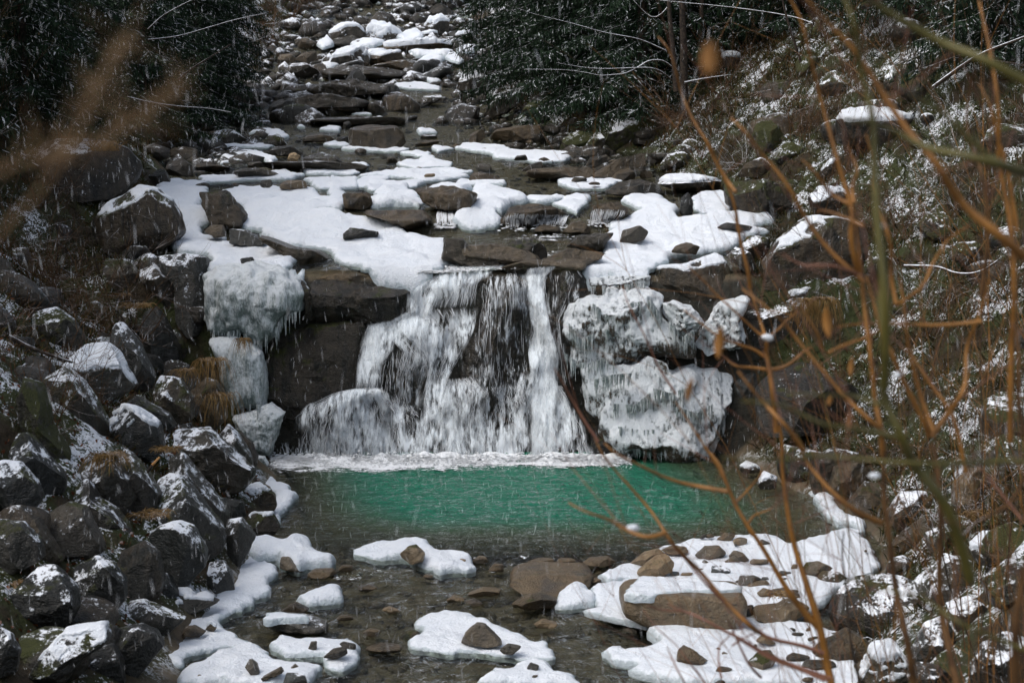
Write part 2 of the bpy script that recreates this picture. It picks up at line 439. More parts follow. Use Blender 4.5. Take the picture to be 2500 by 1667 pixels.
# ------------------------------------------------------------------ rocks: an outline gets its own distance, depth, facets and relief
import bmesh
_ico = {}
def ico(sub):
    if sub not in _ico:
        bm = bmesh.new(); bmesh.ops.create_icosphere(bm, subdivisions=sub, radius=1)
        v = np.array([a.co[:] for a in bm.verts]); f = np.array([[b.index for b in a.verts] for a in bm.faces]); bm.free()
        _ico[sub] = (v, f)
    return _ico[sub]
def radial(pts, c, th):
    r = np.zeros_like(th)
    d = np.stack([np.cos(th), np.sin(th)], -1)
    p = np.asarray(pts) - c
    for a, b in zip(p, np.roll(p, -1, 0)):
        e = b - a
        den = d[:, 0] * e[1] - d[:, 1] * e[0]
        den = np.where(np.abs(den) < 1e-9, 1e-9, den)
        t = (a[0] * e[1] - a[1] * e[0]) / den
        s = (a[0] * d[:, 1] - a[1] * d[:, 0]) / den
        ok = (t > 0) & (s >= -1e-6) & (s <= 1 + 1e-6)
        r = np.where(ok, np.maximum(r, t), r)
    return np.maximum(r, 1e-3)
US = "rocks in the upper stream"
FALLROCKS = []
def rockmesh(name, pts, Yp, T, seed, sub, p=2.8, facets=5, rough=.05, mat=None, vert=1.0, top=None):
    r = np.random.default_rng(seed)
    w = at(*np.array(pts).T, np.full(len(pts), Yp))
    P2 = w[:, [0, 2]]
    A = P2[:, 0] * np.roll(P2[:, 1], -1) - np.roll(P2[:, 0], -1) * P2[:, 1]
    c = ((P2 + np.roll(P2, -1, 0)) * A[:, None]).sum(0) / (3 * A.sum())
    th = np.linspace(-math.pi, math.pi, 97)
    rad = radial(P2, c, th); rad[-1] = rad[0]
    k = np.array([.04, .92, .04]); rad = np.convolve(np.r_[rad[-2], rad, rad[1]], k, "valid")
    V, F = ico(sub)
    t = np.arctan2(V[:, 2], V[:, 0]); s = np.hypot(V[:, 0], V[:, 2]); cc = V[:, 1]
    kk = (np.abs(s) ** p + np.abs(cc) ** p) ** (-1 / p)
    R = np.interp(t, th, rad)
    rx, rz = np.ptp(P2[:, 0]) / 2, np.ptp(P2[:, 1]) / 2
    q = np.stack([R * s * kk * np.cos(t) / rx, cc * kk, R * s * kk * np.sin(t) / rz], -1)
    for i in range(facets):
        n = np.array([r.normal() * .7, -abs(r.normal()) * .7 - .45, r.normal() * .6])
        if facets > 8 and i == 0: n = np.array([-.3 + r.normal() * .25, -.55, .80 + r.normal() * .1])
        if facets > 8 and i == 1: n = np.array([.5 + r.normal() * .3, -.85, -.1 + r.normal() * .2])
        n /= np.linalg.norm(n)
        o = max(r.uniform(.42, .8), .95 * math.sqrt(max(0, 1 - n[1] ** 2)))
        if facets > 8 and i < 2: o = (.60 if i == 0 else .46) * r.uniform(.85, 1.15)
        d = q @ n - o
        q = q - np.where(d > 0, d, 0)[:, None] * n
    v = q * np.array([rx, T, rz])
    L = (rx * rz * T) ** (1 / 3)
    nrm = v / (np.linalg.norm(v, axis=1)[:, None] + 1e-9)
    u = v / L
    dn = fbm(u * 1.3 * np.array([1, 1, vert]) + seed * 3.1, 2, seed % 97) * rough * L * .7 + fbm(u * 4.2 * np.array([1, 1, vert]) + seed, 3, seed % 91) * rough * L * .75
    ridge = -np.abs(fbm(u * 2.1 + 5 + seed, 2, seed % 89)) * rough * L * .4
    v = v + nrm * (dn + ridge)[:, None]
    m = mesh(name, v, F, mat or M["rock"])
    if facets > 4: m.set_sharp_from_angle(angle=R_(24))
    return m, Vector((c[0], Yp, c[1])), L
_seed = [100]
def rock(crop, s, label, name="boulder", cat=None, group=None, snow=.5, moss=.0, tone=.3, lum=1.0, Y=None, T=None, sub=None, p=2.8, facets=9,
         rough=.05, base=None, cap=0.0, mat="rock", fall=False, capthr=.55, vert=1.0):
    _seed[0] += 7
    pts = px(crop, s)
    a = np.array(pts)
    w_, h_ = np.ptp(a[:, 0]), np.ptp(a[:, 1])
    if Y is None:
        lo = a[a[:, 1].argmax()]
        hp = hit(.5 * lo[0] + .5 * a[:, 0].mean(), lo[1], base or surf)
        Yb = hp[1]
        sc = Yb / FS
        T_ = T or .5 * math.sqrt(w_ * max(h_, .6 * w_)) * sc
        Y = Yb + .45 * T_
    T_ = T or .5 * math.sqrt(w_ * max(h_, .6 * w_)) * Y / FS
    size = max(w_, h_)
    sub = sub or (5 if size > 85 else 4 if size > 40 else 3 if size > 18 else 2)
    m, c, L = rockmesh(name, pts, Y, T_, _seed[0], sub, p, facets, rough, M[mat], vert)
    o = link(name, m, label=label, category=cat or {"boulder": "boulder", "stone": "stone"}.get(name, "rock"), group=group)
    o.location = c
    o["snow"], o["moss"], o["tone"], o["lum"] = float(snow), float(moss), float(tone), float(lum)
    if cap: snowcap(o, m, cap * (1 if group == US else .7), capthr if group == US else min(.9, capthr + .12), _seed[0])
    if fall: FALLROCKS.append(o)
    return o
def snowcap(o, m, thick, thr, seed):
    n = len(m.vertices)
    co = np.empty(n * 3); m.vertices.foreach_get("co", co); co = co.reshape(-1, 3)
    no = np.empty(n * 3); m.vertex_normals.foreach_get("vector", no); no = no.reshape(-1, 3)
    F = np.array([p.vertices[:] for p in m.polygons])
    k = sstep(thr - .12, thr + .25, no[:, 2] + .28 * fbm(co * 2.6 / max(.3, np.ptp(co[:, 0]) / 2) + seed, 3, 4))
    sel = (k[F] > .02).all(1)
    if sel.sum() < 4: return
    F = F[sel]
    ids, inv = np.unique(F, return_inverse=True)
    F2 = inv.reshape(F.shape)
    v = co[ids]; kk = k[ids] ** .6
    top = v + np.array([0, 0, 1]) * (kk * thick * (1 + .5 * fbm(v * 5 + seed, 3, 6)))[:, None] + no[ids] * (.012 + .25 * thick * kk)[:, None]
    low = v - no[ids] * .02
    E = {}
    for a, b, c_ in F2:
        for e in ((a, b), (b, c_), (c_, a)):
            if (e[1], e[0]) in E: del E[(e[1], e[0])]
            else: E[e] = 1
    nn = len(ids)
    faces = [tuple(f) for f in F2] + [(a, a + nn, b + nn, b) for a, b in E]
    cm = mesh("snow_cap", np.concatenate([top, low]), faces, M["snow"])
    link("snow_cap", cm, o)

# ------------------------------------------------------------------ sheets of snow and ice lying on water, stone and ground
def poly_sdf(P, pts):
    d = np.full(len(pts), 1e9); ins = np.zeros(len(pts), bool)
    for a, b in zip(P, np.roll(P, -1, 0)):
        e = b - a; w = pts - a
        t = np.clip((w @ e) / (e @ e + 1e-12), 0, 1)
        d = np.minimum(d, np.hypot(*(w - t[:, None] * e).T))
        c1 = (a[1] <= pts[:, 1]) & (b[1] > pts[:, 1]); c2 = (b[1] <= pts[:, 1]) & (a[1] > pts[:, 1])
        cr = e[0] * w[:, 1] - e[1] * w[:, 0]
        ins ^= (c1 & (cr > 0)) | (c2 & (cr < 0))
    return np.where(ins, d, -d)
def sheet(crop, s, label, thick=.12, name="snow_patch", group="snow patches on the stream", base=None, mat="snow", cat="snow", wob=.11, lump=.6, round_=1.5, cell=None):
    _seed[0] += 7
    seed = _seed[0]
    f = base or (lambda x, y: zs(y))
    w = np.array([hit(u, v, f) for u, v in px(crop, s)])
    P = w[:, :2]
    per = np.hypot(*(np.roll(P, -1, 0) - P).T).sum()
    A = abs((P[:, 0] * np.roll(P[:, 1], -1) - np.roll(P[:, 0], -1) * P[:, 1]).sum()) / 2
    thick = thick * .5
    cell = cell or max(.04, math.sqrt(A / 2600), P[:, 1].mean() * .0016)
    st = min(cell * .9, .10)
    Q = []
    for a, b in zip(P, np.roll(P, -1, 0)):
        n = max(1, int(np.hypot(*(b - a)) / st))
        Q += [a + (b - a) * i / n for i in range(n)]
    Q = np.array(Q)
    for _ in range(1): Q = .5 * Q + .25 * (np.roll(Q, 1, 0) + np.roll(Q, -1, 0))
    k = min(wob, .12 * math.sqrt(A))
    Q = Q + k * np.stack([n2(Q[:, 0], Q[:, 1], 1.9, 4, seed), n2(Q[:, 0], Q[:, 1], 1.9, 4, seed + 1)], -1) + .022 * np.stack([n2(Q[:, 0], Q[:, 1], 9, 2, seed + 5), n2(Q[:, 0], Q[:, 1], 9, 2, seed + 6)], -1)
    lo, hi = Q.min(0), Q.max(0)
    g = np.stack(np.meshgrid(np.arange(lo[0], hi[0], cell), np.arange(lo[1], hi[1], cell)), -1).reshape(-1, 2)
    g = g + rng.uniform(-.25, .25, g.shape) * cell
    sd = poly_sdf(Q, g)
    g = g[sd > cell * .5]
    allp = np.concatenate([Q, g])
    nb = len(Q)
    v, _, fs, *_r = delaunay_2d_cdt([Vector(a) for a in allp], [], [list(range(nb))], 1, 1e-5)
    v = np.array([a[:] for a in v])
    sd = np.maximum(poly_sdf(Q, v), 0)
    rr = max(thick * round_, .03)
    prof = np.sqrt(np.clip(1 - (1 - np.clip(sd / rr, 0, 1)) ** 2, 0, 1))
    thk = thick * np.clip(1 + .75 * n2(v[:, 0], v[:, 1], .9, 2, seed + 11), .35, 2)
    hz = thk * (.20 + .80 * prof) + prof * thick * lump * n2(v[:, 0], v[:, 1], 1.5, 3, seed + 2) * np.clip(sd / .5, .3, 1.6) + prof * .022 * n2(v[:, 0], v[:, 1], 5, 3, seed + 3) + .035 * np.maximum(0, n2(v[:, 0], v[:, 1], 3.2, 2, seed + 8)) * np.exp(-(sd / .22) ** 2)
    zb = f(v[:, 0], v[:, 1])
    top = np.column_stack([v, zb + np.maximum(hz, .02)])
    n = len(v)
    fs = [tuple(a) for a in fs]
    E = {}
    for t in fs:
        for a, b in zip(t, t[1:] + t[:1]):
            if (b, a) in E: del E[(b, a)]
            else: E[(a, b)] = 1
    low = top.copy(); low[:, 2] = zb - .06
    ed = sorted({i for e in E for i in e}); mp = {i: n + j for j, i in enumerate(ed)}
    low = low[ed]
    low[:, :2] += (P.mean(0) - low[:, :2]) * .012
    faces = fs + [(b, a, mp[a], mp[b]) for a, b in E]
    m = mesh(name, np.concatenate([top, low]), faces, M[mat])
    vattr(m, 'rim', np.r_[np.exp(-sd / .10), np.ones(len(low))])
    c = recenter(m, (*P.mean(0), zb.mean()))
    o = link(name, m, label=label, category=cat, group=group)
    o.location = c
    return o
# ------------------------------------------------------------------ boulders of the left bank
LB = "boulders heaped on the left bank"
def L(*a, **k):
    k.setdefault("group", LB); k.setdefault("lum", .8); k.setdefault("rough", .04); k.setdefault("p", 6); k["moss"] = max(k.get("moss", 0), [.12, .34, .22][_seed[0] // 7 % 3]); k["tone"] = min(1, k.get("tone", .3) + .08); k["lum"] *= 1.0; rock(*a, **k)
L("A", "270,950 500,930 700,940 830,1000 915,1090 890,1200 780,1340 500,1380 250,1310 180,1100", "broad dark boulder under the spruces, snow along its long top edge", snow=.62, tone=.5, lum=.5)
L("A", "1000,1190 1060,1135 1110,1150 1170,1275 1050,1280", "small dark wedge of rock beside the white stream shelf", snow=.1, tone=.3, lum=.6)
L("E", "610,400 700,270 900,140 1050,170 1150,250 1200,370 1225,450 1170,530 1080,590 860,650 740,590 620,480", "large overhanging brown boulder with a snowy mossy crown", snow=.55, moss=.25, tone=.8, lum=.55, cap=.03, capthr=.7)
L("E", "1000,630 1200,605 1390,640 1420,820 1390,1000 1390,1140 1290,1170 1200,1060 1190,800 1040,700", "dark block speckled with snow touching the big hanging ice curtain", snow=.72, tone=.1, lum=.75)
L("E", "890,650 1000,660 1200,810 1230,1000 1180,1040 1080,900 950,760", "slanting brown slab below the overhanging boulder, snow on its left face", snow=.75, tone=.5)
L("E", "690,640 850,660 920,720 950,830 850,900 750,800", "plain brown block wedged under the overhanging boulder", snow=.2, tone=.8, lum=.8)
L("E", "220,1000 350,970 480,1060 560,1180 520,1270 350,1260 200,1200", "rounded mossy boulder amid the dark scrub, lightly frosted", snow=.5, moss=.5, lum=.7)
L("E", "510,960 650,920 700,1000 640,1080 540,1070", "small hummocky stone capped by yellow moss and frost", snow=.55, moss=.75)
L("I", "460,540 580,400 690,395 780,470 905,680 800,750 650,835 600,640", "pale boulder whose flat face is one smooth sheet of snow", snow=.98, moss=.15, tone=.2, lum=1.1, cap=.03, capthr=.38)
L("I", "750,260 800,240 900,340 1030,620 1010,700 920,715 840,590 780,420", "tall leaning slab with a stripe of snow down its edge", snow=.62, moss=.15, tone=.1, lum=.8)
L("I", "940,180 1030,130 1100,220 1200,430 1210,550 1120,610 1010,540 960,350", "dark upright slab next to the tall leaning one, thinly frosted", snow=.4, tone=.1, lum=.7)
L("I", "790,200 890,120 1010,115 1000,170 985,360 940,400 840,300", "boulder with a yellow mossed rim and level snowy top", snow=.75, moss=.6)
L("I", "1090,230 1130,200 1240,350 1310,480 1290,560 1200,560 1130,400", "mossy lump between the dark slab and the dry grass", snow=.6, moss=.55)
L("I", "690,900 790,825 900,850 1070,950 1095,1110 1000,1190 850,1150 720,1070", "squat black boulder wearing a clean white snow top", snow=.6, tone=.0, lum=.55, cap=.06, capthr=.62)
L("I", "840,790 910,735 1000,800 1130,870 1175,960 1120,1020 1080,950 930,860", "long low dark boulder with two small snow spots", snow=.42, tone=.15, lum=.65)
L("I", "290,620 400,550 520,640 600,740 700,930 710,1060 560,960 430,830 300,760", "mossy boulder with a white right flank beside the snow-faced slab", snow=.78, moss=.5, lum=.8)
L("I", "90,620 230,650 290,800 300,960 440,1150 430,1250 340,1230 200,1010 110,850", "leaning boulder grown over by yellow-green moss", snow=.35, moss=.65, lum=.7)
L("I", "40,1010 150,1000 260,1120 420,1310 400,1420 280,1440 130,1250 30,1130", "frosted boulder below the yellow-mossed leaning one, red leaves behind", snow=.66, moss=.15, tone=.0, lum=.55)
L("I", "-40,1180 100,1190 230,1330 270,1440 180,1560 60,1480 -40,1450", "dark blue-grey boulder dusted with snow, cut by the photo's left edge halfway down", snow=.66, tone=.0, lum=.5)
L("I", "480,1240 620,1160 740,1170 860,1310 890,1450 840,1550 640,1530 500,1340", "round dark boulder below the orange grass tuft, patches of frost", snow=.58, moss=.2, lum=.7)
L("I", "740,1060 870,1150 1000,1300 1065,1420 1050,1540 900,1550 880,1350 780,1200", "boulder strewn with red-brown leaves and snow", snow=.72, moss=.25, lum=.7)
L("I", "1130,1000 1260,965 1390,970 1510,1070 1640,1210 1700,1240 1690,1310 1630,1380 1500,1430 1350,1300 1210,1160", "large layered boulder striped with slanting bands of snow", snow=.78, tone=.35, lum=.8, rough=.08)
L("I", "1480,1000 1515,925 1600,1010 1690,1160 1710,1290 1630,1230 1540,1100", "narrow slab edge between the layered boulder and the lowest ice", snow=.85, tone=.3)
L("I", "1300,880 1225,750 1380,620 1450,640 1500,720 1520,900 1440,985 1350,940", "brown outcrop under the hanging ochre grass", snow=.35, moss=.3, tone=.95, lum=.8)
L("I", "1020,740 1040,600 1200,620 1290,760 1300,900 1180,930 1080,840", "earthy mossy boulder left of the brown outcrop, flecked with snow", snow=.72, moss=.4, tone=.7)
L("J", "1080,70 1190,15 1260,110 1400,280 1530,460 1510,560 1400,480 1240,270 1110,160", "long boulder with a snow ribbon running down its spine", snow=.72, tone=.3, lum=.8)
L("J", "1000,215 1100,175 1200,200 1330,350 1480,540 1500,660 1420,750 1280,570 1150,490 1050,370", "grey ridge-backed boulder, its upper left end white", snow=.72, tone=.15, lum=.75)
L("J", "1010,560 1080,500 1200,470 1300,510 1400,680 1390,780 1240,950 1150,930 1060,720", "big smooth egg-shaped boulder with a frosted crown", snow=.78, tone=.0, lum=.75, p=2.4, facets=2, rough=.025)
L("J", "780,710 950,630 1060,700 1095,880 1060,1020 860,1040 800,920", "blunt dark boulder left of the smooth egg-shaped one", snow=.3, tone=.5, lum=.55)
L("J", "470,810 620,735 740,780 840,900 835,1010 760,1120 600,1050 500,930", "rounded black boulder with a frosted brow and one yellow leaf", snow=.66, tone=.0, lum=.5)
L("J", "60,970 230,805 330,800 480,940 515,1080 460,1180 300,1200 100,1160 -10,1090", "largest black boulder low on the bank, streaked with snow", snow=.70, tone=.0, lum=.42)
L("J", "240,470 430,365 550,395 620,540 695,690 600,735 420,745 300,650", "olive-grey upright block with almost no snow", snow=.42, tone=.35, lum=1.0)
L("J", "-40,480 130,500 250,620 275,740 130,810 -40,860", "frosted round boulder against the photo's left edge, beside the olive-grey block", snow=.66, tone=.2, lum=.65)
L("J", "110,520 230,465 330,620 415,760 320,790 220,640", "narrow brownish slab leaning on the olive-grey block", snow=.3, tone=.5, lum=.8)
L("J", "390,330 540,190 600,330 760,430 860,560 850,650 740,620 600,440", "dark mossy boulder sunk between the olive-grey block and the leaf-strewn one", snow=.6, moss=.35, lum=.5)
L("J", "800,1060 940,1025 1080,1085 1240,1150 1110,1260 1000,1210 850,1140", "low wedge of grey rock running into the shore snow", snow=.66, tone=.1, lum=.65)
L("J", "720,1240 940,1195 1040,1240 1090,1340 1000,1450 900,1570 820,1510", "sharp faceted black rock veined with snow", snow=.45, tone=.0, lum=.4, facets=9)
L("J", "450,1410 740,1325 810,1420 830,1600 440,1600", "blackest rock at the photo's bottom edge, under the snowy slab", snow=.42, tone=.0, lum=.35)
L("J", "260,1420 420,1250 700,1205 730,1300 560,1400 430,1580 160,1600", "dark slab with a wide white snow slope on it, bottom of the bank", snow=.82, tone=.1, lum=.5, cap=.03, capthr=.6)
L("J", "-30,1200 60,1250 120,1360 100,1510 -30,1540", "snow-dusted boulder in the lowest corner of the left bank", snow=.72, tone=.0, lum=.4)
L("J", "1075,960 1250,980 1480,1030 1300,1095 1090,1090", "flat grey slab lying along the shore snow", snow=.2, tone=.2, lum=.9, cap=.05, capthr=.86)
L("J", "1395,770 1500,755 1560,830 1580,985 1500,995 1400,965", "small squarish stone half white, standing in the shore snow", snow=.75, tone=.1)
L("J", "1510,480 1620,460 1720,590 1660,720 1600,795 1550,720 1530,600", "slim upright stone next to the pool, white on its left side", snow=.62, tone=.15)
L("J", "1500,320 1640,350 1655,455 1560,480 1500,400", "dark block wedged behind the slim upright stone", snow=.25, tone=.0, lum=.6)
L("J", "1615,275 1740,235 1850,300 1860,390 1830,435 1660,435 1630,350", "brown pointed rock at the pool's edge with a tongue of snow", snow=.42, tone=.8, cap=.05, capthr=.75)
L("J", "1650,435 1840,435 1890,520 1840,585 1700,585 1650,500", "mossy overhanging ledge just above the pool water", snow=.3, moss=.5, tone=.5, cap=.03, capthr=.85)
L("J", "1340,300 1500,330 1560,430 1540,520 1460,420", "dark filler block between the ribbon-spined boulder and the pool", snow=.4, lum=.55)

# ------------------------------------------------------------------ the ledge of the fall
FL = "rocks of the waterfall ledge"
def Wf(*a, **k):
    k.setdefault("group", FL); k.setdefault("name", "ledge_rock"); k.setdefault('facets', 9 if k.get('fall', True) else 3); k.setdefault("snow", .0); k.setdefault("tone", .7); k["lum"] = k.get("lum", .62) * (.8 if k.get("fall", True) else 1); k.setdefault("fall", True)
    k.setdefault("p", 4); k.setdefault("rough", .085); rock(*a, **k)
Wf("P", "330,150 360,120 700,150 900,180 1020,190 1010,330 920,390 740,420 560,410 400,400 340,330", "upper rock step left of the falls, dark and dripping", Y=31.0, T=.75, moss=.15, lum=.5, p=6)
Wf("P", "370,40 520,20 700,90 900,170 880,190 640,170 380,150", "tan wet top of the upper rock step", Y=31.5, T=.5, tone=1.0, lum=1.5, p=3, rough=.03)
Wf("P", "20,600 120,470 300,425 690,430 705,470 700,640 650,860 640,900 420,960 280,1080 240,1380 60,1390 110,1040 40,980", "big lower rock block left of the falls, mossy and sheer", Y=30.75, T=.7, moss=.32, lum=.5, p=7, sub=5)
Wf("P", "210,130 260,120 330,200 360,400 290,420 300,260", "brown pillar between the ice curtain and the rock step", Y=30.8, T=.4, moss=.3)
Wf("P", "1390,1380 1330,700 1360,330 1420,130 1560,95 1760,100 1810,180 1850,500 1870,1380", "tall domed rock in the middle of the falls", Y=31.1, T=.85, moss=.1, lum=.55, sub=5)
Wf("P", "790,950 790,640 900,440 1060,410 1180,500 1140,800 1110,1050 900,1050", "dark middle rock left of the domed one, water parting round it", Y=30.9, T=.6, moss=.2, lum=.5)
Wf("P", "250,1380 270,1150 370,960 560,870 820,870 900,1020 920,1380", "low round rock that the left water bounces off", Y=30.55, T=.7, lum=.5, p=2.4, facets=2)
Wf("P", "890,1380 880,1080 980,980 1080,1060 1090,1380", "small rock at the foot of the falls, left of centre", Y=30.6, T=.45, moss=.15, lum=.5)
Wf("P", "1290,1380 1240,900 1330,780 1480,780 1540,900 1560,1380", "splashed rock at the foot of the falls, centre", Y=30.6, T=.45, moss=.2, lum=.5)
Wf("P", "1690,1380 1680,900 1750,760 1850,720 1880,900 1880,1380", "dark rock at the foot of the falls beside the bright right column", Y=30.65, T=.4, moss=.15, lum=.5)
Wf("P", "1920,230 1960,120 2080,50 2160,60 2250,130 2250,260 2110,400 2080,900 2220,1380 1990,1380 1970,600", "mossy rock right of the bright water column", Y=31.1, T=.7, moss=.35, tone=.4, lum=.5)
Wf("P", "2220,1380 2260,1120 2340,1110 2420,1250 2450,1380", "dark green wet rock under the lower ice dome", Y=30.4, T=.4, moss=.2, tone=.1, lum=.4)
Wf("F", "560,450 700,495 850,560 1050,590 1140,650 960,700 760,560", "brown rock rim between the two snow shelves", Y=32.6, T=.8, tone=.7, lum=.8, fall=False)
Wf("F", "1290,310 1500,318 1750,308 1815,370 1810,430 1650,440 1540,400", "tan ledge below the snow mounds, wet and level", tone=.9, lum=1.0, fall=False)
Wf("F", "1210,200 1390,190 1410,260 1380,310 1220,310", "small tan block between two snow mounds", tone=1.0, lum=.9, fall=False)
Wf("F", "1690,165 1960,150 2120,200 2090,310 1900,325 1760,270", "flat tan ledge under the rounded snow tongues", tone=.9, lum=.9, fall=False)
Wf("F", "240,190 420,180 560,350 530,440 430,440 330,420", "brown-green rock in the gap between snow shelves, upper left", tone=.8, moss=.2, lum=.7, fall=False)
Wf("F", "500,640 600,630 640,715 560,700", "grey stone poking out of the left snow shelf", base=lambda x, y: zs(y) + .13, tone=.1, lum=.8, fall=False)
Wf("F", "440,440 560,450 700,540 610,560 460,545", "pale grey slab streaked with snow on the left shelf", base=lambda x, y: zs(y) + .13, tone=.2, snow=.5, lum=1.2, fall=False)
Wf("F", "275,460 310,415 400,415 425,490 350,500", "tan round stone on the left snow shelf", base=lambda x, y: zs(y) + .13, tone=.7, lum=1.3, fall=False)
Wf("F", "1210,470 1250,430 1450,460 1440,500 1290,515 1215,510", "dark slot of rock showing through the long snow shelf", base=lambda x, y: zs(y) + .13, tone=.3, moss=.2, lum=.55, fall=False)
Wf("G", "320,400 400,290 560,265 720,300 810,350 780,400 560,430", "brown round rock with water combing over it", tone=1.0, lum=.9, fall=True, p=2.6)
Wf("G", "930,350 980,280 1150,250 1210,330 1120,390 980,400", "brown rock with a short curtain of water, before the right snow field", tone=1.0, lum=.9, p=2.6)
Wf("G", "750,465 815,395 890,385 955,440 945,475", "purple-brown rounded rock below the water comb", tone=.8, lum=1.0, p=2.4, fall=False)
Wf("G", "535,460 620,410 740,425 750,470", "low brown stone in the white riffle", tone=.8, lum=.9, p=2.4, fall=False)
Wf("G", "330,650 400,520 560,490 660,570 650,650 480,670", "green-brown hump under the fast water above the lip", tone=.6, moss=.2, lum=.75, p=2.4)
Wf("G", "370,745 450,670 650,650 710,700 620,765", "dark hump just above the lip of the falls", tone=.5, moss=.25, lum=.55, p=2.4)
Wf("G", "780,560 850,485 1000,470 1110,465 1010,590 900,605", "wet grey-brown slab beside the right snow field", tone=.4, lum=.9, p=3, fall=False)
Wf("G", "640,640 800,570 1040,600 1010,645 820,700", "brown wet slab above the mossy right rock", tone=.9, lum=.9, p=3, fall=False)
Wf("G", "-60,640 -40,500 90,510 150,590 300,640 360,690 100,700", "green-brown wet rock at the tip of the long snow shelf", tone=.6, moss=.2, lum=.75, p=3, fall=False)
for s_, lab in [("330,700 500,650 820,640 960,660 900,715 700,770 420,770", "smooth wet ledge at the very lip of the falls"),
                ("60,560 300,540 560,600 620,660 300,700 60,650", "wet ledge left of the fast water above the lip"),
                ("500,40 900,20 1080,80 860,110 520,95", "flat ledge beyond the snow bar, right of middle")]:
    Wf("G", s_, lab, tone=.75, lum=1.1, p=3, fall=False, rough=.09)
for s_, lab in [("240,1100 600,1090 980,1110 960,1150 500,1160 250,1140", "long flat ledge awash between the tent-shaped boulder and the floes"),
                ("560,800 900,790 1240,800 1200,845 800,850 560,835", "broad flat rock awash behind the big blunt boulder"),
                ("300,690 700,640 1000,690 980,740 600,760 320,740", "wide wet ledge below the dark rapids"),
                ("560,570 860,540 1130,580 1100,640 800,660 560,630", "broad step of dark rock in the rapids"),
                ("640,480 900,450 1240,480 1200,530 860,550 640,520", "upper broad step of dark rock in the rapids")]:
    Wf("B", s_, lab, tone=.55, lum=.85, p=3, fall=False, rough=.12, snow=.35)
SF = "stones in the right snow field"
def Sf(*a, **k):
    k.setdefault("group", SF); k.setdefault("name", "stone"); k.setdefault("snow", .05); k.setdefault("tone", .6); k.setdefault("p", 2.5); rock(*a, **k)
Sf("G", "1140,540 1160,450 1280,415 1340,460 1310,515 1190,545", "rounded grey-brown stone in the right snow field, largest there", base=lambda x, y: zs(y) + .13, tone=.5)
Sf("G", "1485,600 1520,550 1600,528 1685,560 1660,615", "brown stone in the snow field behind the twigs, icy underneath", base=lambda x, y: zs(y) + .13, tone=.8)
Sf("C", "1130,1450 1140,1340 1190,1295 1222,1360 1218,1455 1160,1465", "narrow upright rock hung with icicles in the snow field", snow=.55, tone=.1, lum=.4)
Sf("C", "1370,1540 1450,1500 1640,1530 1570,1565", "flat dark stone flush with the snow field", base=lambda x, y: zs(y) + .13, tone=.3, lum=.5)
Sf("C", "1430,1225 1700,1205 1900,1280 1900,1420 1720,1480 1450,1385", "dark mossy ledge behind the right snow field", snow=.3, moss=.35, tone=.8, lum=.5, p=4)

# ------------------------------------------------------------------ right bank
RB = "boulders of the right bank"
def Rb(*a, **k):
    k.setdefault("group", RB); k.setdefault("snow", .75); k.setdefault("tone", .5); k.setdefault("lum", .8); k.setdefault("p", 5); k["snow"] = k.get("snow", .75) - .08; k["tone"] = min(1, k.get("tone", .5) + .05); rock(*a, **k)
Rb("M", "930,1410 960,1340 1180,1215 1300,1290 1355,1350 1290,1450 1200,1490 1050,1430", "brown pyramid-shaped boulder free of snow, low on the right bank", snow=.15, tone=1.0, lum=.75, facets=8)
Rb("M", "1050,1390 1150,1365 1240,1490 1120,1490", "dark angular block leaning on the brown pyramid", snow=.15, lum=.5)
Rb("M", "1200,1460 1290,1410 1320,1440 1280,1490 1230,1490", "small reddish cobble beside the brown pyramid", snow=.1, tone=1.0, lum=1.2)
Rb("M", "1240,1560 1340,1350 1480,1325 1550,1440 1570,1620 1260,1620", "domed boulder nearly covered by snow, bottom right", snow=.98, cap=.05, capthr=.3)
Rb("M", "1270,1110 1310,960 1420,945 1480,1000 1475,1170 1350,1190", "mossy boulder blotched with snow behind the willow stems", moss=.4)
Rb("M", "1590,1450 1700,1200 1820,1135 1900,1240 1890,1410 1700,1490", "slanting boulder with a smooth snow face, right corner", snow=.92, tone=.1)
Rb("M", "920,200 960,40 1100,-10 1280,30 1150,110 1040,210 1010,300 940,310", "flat-topped grey rock at the pool's right corner, snow-edged", snow=.5, tone=.6)
Rb("M", "1040,270 1080,120 1220,75 1325,130 1300,230 1180,340 1100,340", "bare brown boulder above the frozen shore", snow=.25, tone=1.0)
Rb("M", "1160,370 1290,215 1400,235 1430,400 1310,450 1200,430", "brown boulder right of the frozen shore, mossy foot", snow=.35, moss=.2, tone=1.0)
Rb("M", "1470,650 1560,555 1720,450 1770,520 1650,670 1500,690", "slanting purple-brown slab on the right bank", snow=.35, tone=.9)
Rb("M", "1690,570 1850,500 1910,600 1810,710 1720,700", "mossy round stone above the slanting slab", moss=.5, snow=.65)
Rb("M", "1440,430 1540,290 1700,285 1750,400 1620,440 1500,570", "boulder half white behind the dark stem", snow=.8, tone=.7)
Rb("M", "1630,900 1850,715 2000,750 2000,890 1780,1030 1650,970", "long mossy boulder under drifted snow", moss=.35, snow=.88)
Rb("M", "1840,1050 2000,990 2110,1060 2070,1210 1900,1230", "rounded snowy boulder near the thick olive branch", snow=.95)
Rb("M", "1890,240 2000,130 2085,125 2040,310 1940,440 1880,360", "orange-brown slab tilted steeply on the right bank", snow=.15, tone=1.0, lum=1.5)
Rb("M", "1990,670 2100,585 2245,595 2235,740 2050,780", "smooth snow-covered boulder high on the right bank", snow=1.0, cap=.05, capthr=.35)
Rb("M", "2080,890 2250,795 2420,750 2420,1070 2150,1050", "dark mossy boulder against the photo's right edge", moss=.4, snow=.7, lum=.6)
Rb("M", "960,860 1000,820 1120,830 1180,880 1130,940 1000,940", "reddish stone at the end of the gravel bar", snow=.5, tone=1.0)
